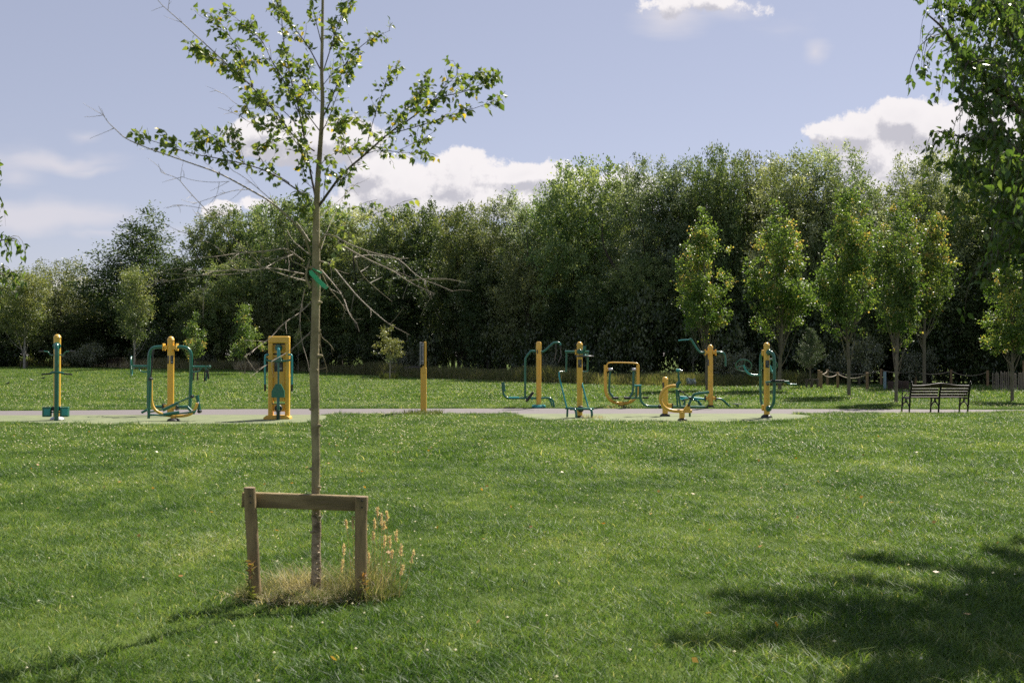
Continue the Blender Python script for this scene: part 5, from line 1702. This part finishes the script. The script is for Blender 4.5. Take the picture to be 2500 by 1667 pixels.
# ---- small staked saplings and their guards
def sap_kind(sd, H_, W_, m, bark, lf=.075, nc=90, z0=.30, per=34, cone=1.0):
    r_ = np.random.default_rng(sd)
    shp = []
    for f in np.linspace(0, 1, 9):
        z = H_ * (z0 + (1 - z0) * f * .97)
        w_ = W_ / 2 * ((1 - f) ** cone * .95 + .08) * (1 if f > .1 else .7)
        for k in range(2):
            a = r_.random() * 6.28
            shp.append((w_ * .5 * math.cos(a), w_ * .5 * math.sin(a), z, w_ * .6, w_ * .6, H_ * .06))
    cm, c = crown_mesh('sapling_crown', m, r_, shp, nc, per, lf, lf * .62, H_ * .07, up=.3, shell=.5)
    mb = limbs_mesh('sapling', bark, r_, H_, c, .028, 14, z0, 0, 1)
    me = bpy.data.meshes.new('sapling_trunk'); me.from_pydata(mb.v, [], mb.f); me.materials.append(bark)
    return dict(H=H_, W=W_, crown=cm, trunk=me)
KINDS['sap0'] = sap_kind(5, 4.2, 2.4, MAPLE, GBARK, .10, 110)
KINDS['sap1'] = sap_kind(6, 3.4, 1.7, MAPLE, GBARK, .09, 80, .35)
KINDS['sap2'] = sap_kind(7, 3.6, 1.9, OLIVE, PBARK, .085, 80, .4, cone=.6)
KINDS['sapd'] = sap_kind(9, 3.6, 2.4, DARKL, PBARK, .085, 60, .5, cone=.5)
plant('paleb0', 'slender_birch_tree', 'slender pale stemmed birch in front of the feathery tree', 'tree', 328, 650, 80, 112, tone=(.95, .95, 1.0))
plant('paleb0', 'staked_birch_tree', 'bushy pale birch on two stems inside a far timber guard', 'tree', 60, 660, 84, 150, tone=(.95, .9, .85))
plant('sap1', 'sapling_tree', 'small leafy sapling just past the green hooped frame', 'tree', 475, 757, 66, 70, tone=(1.1, 1.2, 1.3))
plant('sap0', 'sapling_tree', 'leafy sapling with a wisp of a top rising from a dry grass clump', 'tree', 598, 722, 71, 98, tone=(1.1, 1.2, 1.3))
plant('sap2', 'sapling_tree', 'pale green sapling beside the distant bench behind the birch twigs', 'tree', 952, 785, 64, 76, tone=(1.4, 1.4, 1.3))
plant('sapd', 'sapling_tree', 'dark headed sapling on a thin whitish stem past the signpost', 'tree', 1160, 780, 74, 70)
plant('sapd', 'sapling_tree', 'thin sapling with a pale stem above a hanging white sheet', 'tree', 1692, 800, 56, 40)
plant('sapd', 'sapling_tree', 'bare pale stemmed sapling between press machine and staked birch', 'tree', 728, 800, 76, 40)
# little pine
r_ = np.random.default_rng(77)
mbp = MB(); mbp.tube([(0, 0, -.05), (0.02, 0, 1.2), (0, 0, 3.2)], [.05, .04, .012], 8, 1)
pp, pa = [], []
for k in range(190):
    z = r_.uniform(.95, 3.3); a = r_.random() * 6.28
    ln_ = (1.15 * (1 - (z - .95) / 2.5) + .15) * r_.uniform(.7, 1.1)
    v = np.array((math.cos(a) * .8, math.sin(a) * .8, .62)); v /= np.linalg.norm(v)
    e = np.array((0, 0, z)) + v * ln_
    if k % 3 == 0: mbp.tube([(0, 0, z), e], [.012, .005], 4, 0, cap=False)
    for j in range(64):
        f = r_.uniform(.25, 1.05)
        pp.append(np.array((0, 0, z)) + v * ln_ * f + r_.normal(size=3) * .03); pa.append(v + r_.normal(size=3) * .7)
V = leaves(np.array(pp), np.array(pa), .10, .016, r_, .2)
me = bpy.data.meshes.new('pine_trunk'); me.from_pydata(mbp.v, [], mbp.f); me.materials.append(GBARK)
KINDS['pine'] = dict(H=3.5, W=2.2, crown=quads_mesh('pine_crown', V, PINEL, r_.random(len(V))), trunk=me)
plant('pine', 'small_pine_tree', 'small bushy pine beside its grey timber guard near the rope fence', 'tree', 1978, 798, 47, 86)

def guard(px0, px1, top, foot, label, posts=2):
    g = G((px0 + px1) / 2, foot)
    t = thing('tree_guard', label, 'tree guard', g, 'grey timber guards around far saplings')
    D = g.y
    s = D / FPX
    h = (foot - top) * s
    for k in range(posts):
        px = px0 + (px1 - px0) * k / (posts - 1)
        x = P(px, foot, D).x
        for dd in ((0,) if posts > 2 else (0,)):
            MB().tube([(x, D + dd, -.05 + g.z), (x, D + dd, g.z + h)], .055, 8, 0).obj('stake', GUARDW, t)
    x0, x1 = P(px0, foot, D).x, P(px1, foot, D).x
    MB().box((x0 - .06, D + .05, g.z + h - .12), (x1 + .06, D + .09, g.z + h - .02), .01).obj('rail', GUARDW, t)
guard(50.5, 66, 882, 899, 'grey timber guard at the foot of the far two stemmed birch', 3)
guard(472, 482.5, 895, 931, 'narrow dark guard below the leafy sapling by the green hooped frame')
guard(589, 606, 886, 905, 'grey guard rail behind the dry grass clump')
guard(937, 963, 906, 926, 'grey guard with a plank in front of the distant bench')
guard(1969, 1996, 924, 949, 'grey guard around the little pine', 3)

# ---- rope fence: posts and swags
def rope_post(px, top, foot, r=.062, m=None, lb=None, h=None):
    g = G(px, foot)
    a = P(px, top, g.y)
    t = MB().tube([(g.x, g.y, -.1 + g.z), (g.x, g.y, a.z - .01), (g.x, g.y, a.z)], [r, r, r * .8], 12, 0)
    o = t.obj('rope_fence_post', m or POSTW, None)
    # put the origin at the foot
    o.data.transform(Matrix.Translation((-g.x, -g.y, -g.z))); o.location = g
    tag(o, lb, 'fence post', 'round posts of the rope fence')
    return Vector((g.x, g.y, a.z - .07))
PL = ['first of the near posts, doubled beside its twin at the corner of the rope fence', 'corner post carrying the thick pale rope near the little pine', 'short post between the two pale rope swags', 'post ending the thick pale rope swag beside the tallest maple stem',
      'further post just behind the corner of the rope fence', 'post beside the thin blue grey pole', 'post between the two maple stems above the bench', 'post rising behind the middle of the bench', 'last rope post before the paling fence']
tp = []
for (px, top, foot), lb in zip(((1999, 903, 946), (2004.5, 907, 951), (2045, 909, 949), (2117, 909, 953), (2020, 902, 943), (2151, 900, 942), (2235, 903, 941), (2322, 902, 941.5), (2411, 904, 945)), PL):
    tp.append(rope_post(px, top, foot, lb=lb))
def rope(a, b, sag, r, lb):
    pts = []
    for t in np.linspace(0, 1, 15):
        p = a.lerp(b, t); p.z -= sag * 4 * t * (1 - t)
        pts.append(p)
    o = MB().tube(pts, r, 8, 0).obj('rope', ROPE, None)
    o.data.transform(Matrix.Translation(-a)); o.location = a
    tag(o, lb, 'rope', 'ropes between the round posts')
rope(tp[1], tp[2], .16, .022, 'thick pale rope sagging from the corner post to the short post')
rope(tp[2], tp[3], .20, .022, 'thick pale rope sagging between short post and tallest maple')
rope(tp[0], tp[4], .14, .02, 'short rope from the corner to the further post')
rope(tp[4], tp[5], .20, .014, 'thin rope running behind the tallest maple stem')
rope(tp[5], tp[6], .10, .014, 'thin nearly straight rope beside the blue grey pole')
rope(tp[6], tp[7], .16, .014, 'thin rope passing above the bench back')
rope(tp[7], tp[8], .22, .014, 'thin sagging rope ending near the paling fence')
g = G(2160, 952)
BLUEP = mat('blue_grey_paint', (.20, .30, .34), .5)
tag(MB().tube([(0, 0, -.1), (0, 0, (952 - 907) * g.y / FPX)], .065, 12, 0).obj('marker_pole', BLUEP, None), 'pale blue grey pole standing beside a rope fence post', 'pole').location = g
g = G(2098, 942)
tag(MB().tube([(0, 0, -.1), (0, 0, .42)], .05, 10, 0).obj('stub_post', GUARDW, None), 'short grey stub post under the rope near the tallest maple', 'post').location = g
g = G(2500, 950)
tag(MB().tube([(0, 0, -.1), (0, 0, (950 - 880) * g.y / FPX)], .06, 10, 0).obj('fence_end_post', POSTW, None), 'tall brown post rising above the paling fence at the picture edge', 'post').location = g
# paling fence
g0, g1 = G(2424, 953), G(2560, 957)
pf_ = thing('paling_fence', 'weathered split paling fence at the picture edge', 'fence', g0)
r_ = random.Random(4)
n = int((g1 - g0).length / .085)
mbp = MB()
for i in range(n):
    p = g0.lerp(g1, i / n)
    h = (953 - 908) * g0.y / FPX + r_.uniform(-.06, .05)
    w_ = r_.uniform(.022, .034)
    rot = Matrix.Rotation(r_.uniform(-.05, .05), 3, 'Y')
    mbp.box((p.x - w_, p.y - .012 + r_.uniform(-.012, .012), p.z - .05), (p.x + w_, p.y + .012, p.z + h), .008, rot, (p.x, p.y, p.z))
mbp.obj('pales', PALEW, pf_, ang=25)
for zz_ in (.25, .72):
    MB().tube([g0 + Vector((0, .03, zz_)), g1 + Vector((0, .03, zz_))], .006, 6, 0).obj('wire', IRON, pf_)
# log seats by the fence
LOGM = mat('log_wood', (.07, .045, .03), .85, var=.4, scale=10)
for px, foot, r, lb in ((2194, 952, .15, 'squat brown log seat by the maple stem behind the bench arm'), (2211, 953, .14, 'brown log seat just above the bench arm'), (2174, 954, .13, 'lowest brown log seat beside the blue grey pole')):
    g = G(px, foot)
    o = MB().lathe([(r, -.05), (r * .97, .2), (r, .40), (r * .9, .42), (.01, .425)], (0, 0, 0), 14).obj('log_seat', LOGM, None)
    o.location = g
    tag(o, lb, 'log seat', 'log seats by the rope fence')
# white sheet caught on a sapling
g = G(1687, 944)
shv, shf = [], []
for i in range(9):
    for j in range(7):
        shv.append((-.23 + .46 * i / 8 + .02 * math.sin(j), .05 * math.sin(i * 1.3 + j * .7), .12 + .30 * j / 6 + .03 * math.sin(i * .9)))
shf = [(i * 7 + j, (i + 1) * 7 + j, (i + 1) * 7 + j + 1, i * 7 + j + 1) for i in range(8) for j in range(6)]
me = bpy.data.meshes.new('white_sheet'); me.from_pydata(shv, [], shf); me.materials.append(mat('white_plastic', (.32, .36, .35), .6))
o = link('white_sheet', me, None, g); o.modifiers.new('thick', 'SOLIDIFY').thickness = .004
tag(o, 'small whitish sheet hanging in the long grass under a thin sapling', 'sheet')

# ---- birds on the lawn
BIRDM = mat('dark_feather', (.02, .02, .024), .5)
BIRDW = mat('pale_feather', (.55, .53, .50), .6)
def bird(px, py, m, lb, flip=1):
    g = G(px, py)
    t = MB()
    k = flip
    t.tube([(-.13 * k, 0, .085), (-.07 * k, 0, .10), (0, 0, .105), (.05 * k, 0, .125), (.075 * k, 0, .155), (.095 * k, 0, .165), (.125 * k, 0, .160)], [.006, .024, .042, .036, .022, .020, .003], 10, 2)
    o_ = thing('bird', lb, 'bird', g + Vector((0, 0, .03)), 'birds feeding on the lawn')
    b_ = t.obj('body', m, None); b_.parent = o_
    l_ = MB()
    for s_ in (-1, 1):
        l_.tube([(.01 * k, .015 * s_, .08), (.0, .015 * s_, .04), (.012 * k, .015 * s_, -.03)], .004, 5, 0)
    q_ = l_.obj('legs', BIRDM, None); q_.parent = o_
bird(19, 942, BIRDM, 'black bird on the lawn at the picture edge')
bird(105.5, 928.5, BIRDM, 'dark bird just beside the domed post of the two-plate stepper')
bird(77.5, 933, BIRDW, 'pale bird on the lawn between two dark ones', -1)

# ================================================================== LONG DRY GRASS
def blades(n, x, y, z, h, w, lean, rng, tint):
    base = np.stack([x, y, z - .01], 1)
    ld = rng.normal(size=(n, 2)) * lean
    h = h[:, None]
    mid_ = base + np.concatenate([ld * h * .25, h * .55], 1)
    tip = base + np.concatenate([ld * h, h], 1)
    a = rng.random(n) * 6.283
    sd = np.stack([np.cos(a), np.sin(a), np.zeros(n)], 1) * w
    V = np.empty((2 * n, 4, 3))
    V[:n, 0], V[:n, 1], V[:n, 2], V[:n, 3] = base - sd * .5, base + sd * .5, mid_ + sd * .4, mid_ - sd * .4
    V[n:, 0], V[n:, 1], V[n:, 2], V[n:, 3] = mid_ - sd * .4, mid_ + sd * .4, tip + sd * .12, tip - sd * .12
    return V, np.concatenate([tint, tint])
DRY = leafmat('dry_grass_blade', [(0, (.085, .12, .035)), (.4, (.17, .18, .085)), (.75, (.34, .30, .20)), (1, (.56, .50, .39))], trans=.4, rough=.7, spec=.15, tcol=1.2)
n = 90000
px = re_.uniform(-120, 2080, n)
keep = re_.random(n) < np.interp(px, [-120, 120, 150, 300, 1500, 1950, 2080], [.3, .5, 1, 1, 1, .8, .1])
px = px[keep]; n = len(px)
a_ = (px - 1250) / FPX
D0 = np.interp(a_, EP[:, 0] / EP[:, 1], EP[:, 1])
dd = re_.random(n) ** 1.2 * np.interp(px, [0, 1000, 1500, 2000], [9, 7, 7, 5])
y = D0 - .2 + dd; x = a_ * y
dens_ = np.clip(.5 + .5 * np.sin(x * .8) * np.sin(x * .23 + 1), .2, 1)
h = re_.uniform(.4, 1.05, n) * np.interp(px, [1000, 1700], [1, .75]) * (.65 + .5 * dens_) * np.clip(dd / 1.2 + .35, 0, 1)
tn = np.clip(np.interp(px, [0, 140, 160, 290, 420, 2000], [.2, .45, .9, .9, .42, .22]) + re_.normal(size=n) * .22, 0, 1)  # blade tint also carries sun and shade: pale sunlit stretch, darker shaded run
V, ti = blades(n, x, y, gz(x, y), h, .028, .28, re_, tn)
tag(link('meadow_grass', quads_mesh('meadow_grass', V, DRY, ti)), 'strip of long dry brownish grass before the wood', 'long grass', kind='stuff')
# dry clumps round the far sapling guards
def clump(px, foot, n, rad, h, lb, tmu=.8, w=.02, kind='stuff', name='dry_grass_clump'):
    g = G(px, foot)
    r = rad * np.sqrt(re_.random(n)); th = re_.random(n) * 6.28
    V, ti = blades(n, g.x + r * np.cos(th), g.y + r * np.sin(th), np.full(n, g.z), re_.uniform(.5, 1.1, n) * h, w, .3, re_, np.clip(tmu + re_.normal(size=n) * .15, 0, 1))
    me = quads_mesh(name, V, DRY, ti); me.transform(Matrix.Translation(-g))
    o = link(name, me, None, g)
    return tag(o, lb, 'grass clump')
clump(601, 905, 900, .95, .75, 'tall sunlit dry grass clump around the leafy sapling', .85, .03)
clump(950, 926, 300, .6, .5, 'green grass clump at the guard before the distant bench', .1, .03)
clump(1448, 1021, 150, .30, .10, 'withered tuft on the rubber at the flat wheel machine', .8, .008)
clump(1510, 996, 140, .45, .10, 'withered grass at the foot of the air walker', .8, .010)
clump(1034, 1013.5, 500, .55, .17, 'long green tuft around the foot of the signpost', .08, .012)

# ---- grass, weeds and seed heads at the foot of the near tree
fx, fy = tree1.location.x, tree1.location.y
n = 1700
x = fx + re_.normal(size=n) * .15 - .08; y = fy + .02 + re_.normal(size=n) * .13
hh = re_.uniform(.04, .21, n) * (1 - .35 * (y < fy))
V1, t1 = blades(n, x, y, np.zeros(n), hh, .0032, .55, re_, np.clip(.80 + re_.normal(size=n) * .22 - (x > fx + .02) * .5, 0, 1))
n2 = 520
x2 = fx + .31 + re_.normal(size=n2) * .085; y2 = fy + re_.normal(size=n2) * .13
V2, t2 = blades(n2, x2, y2, np.zeros(n2), re_.uniform(.08, .30, n2), .0032, .4, re_, np.clip(.45 + re_.normal(size=n2) * .35, 0, 1))
n3 = 3600
a = re_.random(n3) * 6.28; rr_ = re_.uniform(.28, .50, n3)
x3 = fx + .02 + rr_ * np.cos(a) * 1.05; y3 = fy + rr_ * np.sin(a) * .55
V3, t3 = blades(n3, x3, y3, np.zeros(n3), re_.uniform(.03, .13, n3), .0042, .6, re_, np.clip(.02 + re_.random(n3) * .18, 0, 1))  # rank green skirt, its dark tint also standing in for shadow there
n4 = 2600
V4, t4 = blades(n4, fx - .03 + re_.normal(size=n4) * .20, fy - .07 + re_.normal(size=n4) * .10, np.full(n4, .035), re_.uniform(.02, .045, n4), .0035, 2.2, re_, np.clip(.85 + re_.normal(size=n4) * .15, 0, 1))
tag(link('straw_grass', quads_mesh('straw_grass', np.concatenate([V1, V2, V3, V4]), DRY, np.concatenate([t1, t2, t3, t4]))), 'unmown straw and rank grass around the foot of the near staked tree', 'long grass', kind='stuff')
# seed heads
SEED = leafmat('seed_head', [(0, (.56, .44, .34)), (1, (.76, .64, .52))], trans=.45, rough=.8, spec=.1, tcol=1.1)
heads = [(905, 1335, 893, 1265), (925, 1350, 922, 1240), (930, 1350, 932, 1256), (938, 1360, 938, 1275), (948, 1310, 945, 1250), (965, 1330, 968, 1296), (975, 1350, 980, 1330), (950, 1360, 952, 1310), (915, 1340, 915, 1270), (868, 1330, 845, 1272), (866, 1330, 862, 1262),
         (835, 1400, 840, 1330), (900, 1400, 912, 1300), (925, 1420, 940, 1310), (985, 1400, 1010, 1345), (945, 1420, 958, 1345), (820, 1420, 838, 1368), (960, 1440, 985, 1380), (900, 1420, 900, 1350)]
for i, (xb, yb, xt, yt) in enumerate(heads):
    dd = re_.uniform(-.12, .2)
    b0 = P(xb, 1466, TD + dd); b0.z = 0; b0.x += re_.uniform(-.03, .03)
    m0 = P(xb * .5 + xt * .5, (yt + 1466) / 2, TD + dd)
    t0 = P(xt, yt, TD + dd)
    t = thing('seed_head_grass', 'tall pinkish seed head of dry grass beside the near tree guard', 'grass stalk', b0, 'seed heads beside the near tree guard')
    MB().tube([b0, m0, t0], [.0016, .0013, .0009], 5, 2).obj('stalk', SEED, t)
    dr = (t0 - m0).normalized()
    L = re_.uniform(.05, .085)
    k = 90
    f = re_.random(k)
    pos = np.array(t0)[None] - np.array(dr)[None] * (L * (1 - f))[:, None] + re_.normal(size=(k, 3)) * .0035
    V = leaves(pos, np.array(dr)[None] + re_.normal(size=(k, 3)) * .35, .018, .005, re_, .1)
    me = quads_mesh('seed_plume', V, SEED, re_.random(k)); me.transform(Matrix.Translation(-b0))
    link('seed_plume', me, t)
# rusty dock weeds against the stakes
DOCK = leafmat('dock_leaf', [(0, (.12, .16, .04)), (.5, (.17, .17, .06)), (1, (.27, .14, .06))], trans=.35)
for px, lb, top in ((612, 'rusty tipped leafy weed climbing the leaning stake', 1365), (888, 'yellowing weed at the foot of the upright stake', 1400)):
    b0 = P(px, 1466, gy - .07); b0.z = 0
    t0 = P(px + 1, top, gy - .07)
    t = thing('weed', lb, 'weed', b0)
    MB().tube([b0, (b0 + t0) / 2 + Vector((.015, -.01, 0)), t0], [.003, .0025, .001], 6, 2).obj('stem', mat('weed_stem', (.22, .17, .06), .7), t)
    k = 60
    f = re_.random(k)
    pos = np.array([b0.lerp(t0, a) for a in f]) + re_.normal(size=(k, 3)) * .006
    ax = re_.normal(size=(k, 3)) + np.array((0, -.3, .5))
    V = leaves(pos, ax, .04, .017, re_, .6)
    me = quads_mesh('foliage', V, DOCK, np.clip(f * .9 + re_.normal(size=k) * .15, 0, 1)); me.transform(Matrix.Translation(-b0))
    link('foliage', me, t)

# ================================================================== BIG BIRCH AT ONE EDGE, and a second tree at the other
def hanging_tree(name, label, base, H_, limbs, rng, m, bark, r0, leaf, n_twig, per, droop=1.0, hang=.42, wid=.62):
    t = thing(name, label, 'tree', base)
    B = np.array(base)
    mb, mbb = MB(), MB()
    st_ = [B + np.array((0, 0, -.1)), B + np.array((.02, 0, H_ * .3)), B + np.array((.08, .05, H_ * .65)), B + np.array((.0, .0, H_))]
    mb.tube(st_, [r0 * 1.2, r0, r0 * .55, r0 * .08], 14, 2)
    LP, LA = [], []
    for q, rr0 in limbs:
        qs = chaikin(q, 2)
        mbb.tube(q, [rr0 * (1 - .85 * i / (len(q) - 1)) for i in range(len(q))], 8, 2)
        seg = np.array([np.linalg.norm(b - a) for a, b in zip(qs[:-1], qs[1:])])
        L = seg.sum(); cum = np.concatenate([[0], np.cumsum(seg)])
        for _ in range(int(n_twig * L * (2.0 if q[-1][2] > 4.3 else 1))):
            s_ = (.12 + .88 * rng.random()) * L
            i = min(max(np.searchsorted(cum, s_) - 1, 0), len(qs) - 2)
            f = (s_ - cum[i]) / seg[i]
            p0 = qs[i] * (1 - f) + qs[i + 1] * f
            v = rng.normal(size=3); v[2] = v[2] * .4 + .15
            v = unit(v) * rng.uniform(.10, .38) * (1.1 - .5 * s_ / L)
            hg = rng.uniform(.05, hang) * droop
            pts = [p0, p0 + v * .6 + np.array((0, 0, .02)), p0 + v + np.array((0, 0, -hg * .35)), p0 + v * 1.1 + np.array((0, 0, -hg))]
            mbb.tube(pts, [.004, .003, .002, .001], 4, 1, cap=False)
            pc = chaikin(pts, 2)
            for k in range(per):
                j = rng.integers(1, len(pc))
                pp_ = pc[j] + rng.normal(size=3) * .022
                LP.append(pp_); LA.append(unit(rng.normal(size=3) * .55 + np.array((0, 0, -1.0))))
    mb.obj('trunk', bark, t, ang=60)
    mbb.obj('branches', BRANCH, t, ang=60)
    LP, LA = np.array(LP), np.array(LA)
    V = birch_leaves(LP, LA, rng, leaf, wid)
    ti = np.concatenate([np.clip(rng.normal(size=len(LP)) * .22 + .45, 0, 1)] * 4)
    me = quads_mesh('crown', V, m, ti); me.transform(Matrix.Translation(-Vector(base)))
    link('crown', me, t)
    print(name, 'leaves', len(LP))
    return t
rb2 = np.random.default_rng(8)
bb = (5.6, 8.9, 0)
def q3(lst): return [np.array(P(x, y, D)) for x, y, D in lst]
root = lambda z: np.array((5.6, 8.9, z))
limbs = [
 ([root(2.4)] + q3([(2650, 420, 7.2), (2455, 240, 7.0), (2350, 145, 6.8), (2310, 75, 6.7), (2262, 34, 6.6)]), .03),
 ([root(2.2)] + q3([(2600, 480, 7.1), (2440, 330, 6.9), (2360, 220, 6.7)]), .025),
 ([root(2.6)] + q3([(2600, 250, 7.3), (2460, 80, 7.2), (2400, -60, 7.1)]), .03),
 ([root(2.0)] + q3([(2560, 420, 7.7), (2420, 350, 7.8), (2300, 325, 7.8)]), .022),
 ([root(1.9)] + q3([(2580, 500, 7.4), (2440, 430, 7.3), (2330, 400, 7.2)]), .022),
 ([root(1.8)] + q3([(2600, 600, 7.6), (2500, 530, 7.7), (2400, 480, 7.7)]), .02),
 ([root(1.7)] + q3([(2640, 600, 7.0), (2540, 560, 6.8), (2440, 540, 6.6)]), .02),
 ([root(1.9)] + q3([(2640, 520, 6.6), (2560, 430, 6.2), (2470, 380, 6.0)]), .02),
 ([root(1.7)] + q3([(2680, 640, 6.8), (2580, 640, 6.3), (2500, 630, 6.1)]), .016),
]
limbs += [([root(1.8)] + q3([(2620, 520, 7.0), (2500, 400, 6.8), (2380, 330, 6.7)]), .02), ([root(2.1)] + q3([(2620, 420, 7.3), (2520, 300, 7.1), (2420, 180, 7.0)]), .02),
 ([root(1.6)] + q3([(2640, 640, 7.3), (2560, 600, 7.2), (2470, 600, 7.2), (2430, 640, 7.1)]), .018), ([root(2.3)] + q3([(2640, 300, 7.6), (2540, 160, 7.6), (2440, 20, 7.6), (2400, -60, 7.6)]), .02), ([root(1.8)] + q3([(2600, 480, 8.0), (2500, 400, 8.2), (2380, 380, 8.3)]), .02)]
for k in range(26):
    a = rb2.uniform(0, 6.28)
    z = rb2.uniform(2.0, 5.6)
    ln_ = rb2.uniform(1.1, 2.0) * (1 if z < 4.5 else .7)
    if math.cos(a) < -.1: ln_ *= .62
    v = np.array((math.cos(a), math.sin(a), .45))
    limbs.append(([root(z), root(z) + v * ln_ * .5 + np.array((0, 0, .1)), root(z) + v * ln_ + np.array((0, 0, .1))], .022))
for (dx, dy, z0_, z1_) in ((-1.6, .4, 4.6, 5.8), (-1.5, -.2, 4.3, 5.5), (-1.6, 1.0, 4.6, 5.9), (-1.2, 1.4, 4.0, 5.2), (-1.7, 1.2, 4.6, 5.6), (-.8, 1.9, 3.6, 4.8), (-1.5, .9, 4.4, 5.4), (-2.0, .5, 5.2, 6.1), (-1.0, .6, 5.0, 6.3), (.2, 1.9, 3.4, 4.4), (1.0, 1.5, 3.2, 4.4)):
    a_r = root(z0_); e_r = root(z1_) + np.array((dx, dy, 0))
    limbs.append(([a_r, a_r * .5 + e_r * .5 + np.array((0, 0, .2)), e_r], .022))
hanging_tree('hanging_birch_tree', 'large birch with drooping leafy twigs filling the upper corner', bb, 6.8, limbs, rb2, BIRCHR, BARK, .11, .057, 31, 13, wid=.60)
limbs = []
bl = (-7.1, 11.6, 0)
rootl = lambda z: np.array((-7.1, 11.6, z))
limbs += [([rootl(2.2)] + q3([(-80, 560, 11.3), (-20, 590, 11.2), (38, 582, 11.1)]), .02),
          ([rootl(1.9)] + q3([(-80, 640, 11.4), (-20, 650, 11.3), (20, 680, 11.2)]), .02),
          ([rootl(2.8)] + q3([(-90, 440, 11.4), (-40, 410, 11.2), (-2, 400, 11.0)]), .02),
          ([rootl(2.5)] + q3([(-90, 480, 11.4), (-40, 460, 11.2), (-5, 470, 11.0)]), .015)]
for k in range(16):
    a = rb2.uniform(0, 6.28); z = rb2.uniform(2.0, 4.6); ln_ = rb2.uniform(.7, 1.15)
    v = np.array((math.cos(a), math.sin(a), .5))
    limbs.append(([rootl(z), rootl(z) + v * ln_ * .5, rootl(z) + v * ln_], .02))
hanging_tree('drooping_cherry_tree', 'tree mostly out of view with a few drooping leafy twigs poking in', bl, 5.6, limbs, rb2, BIRCHR, BARK, .08, .085, 16, 9, hang=.35, wid=.42)
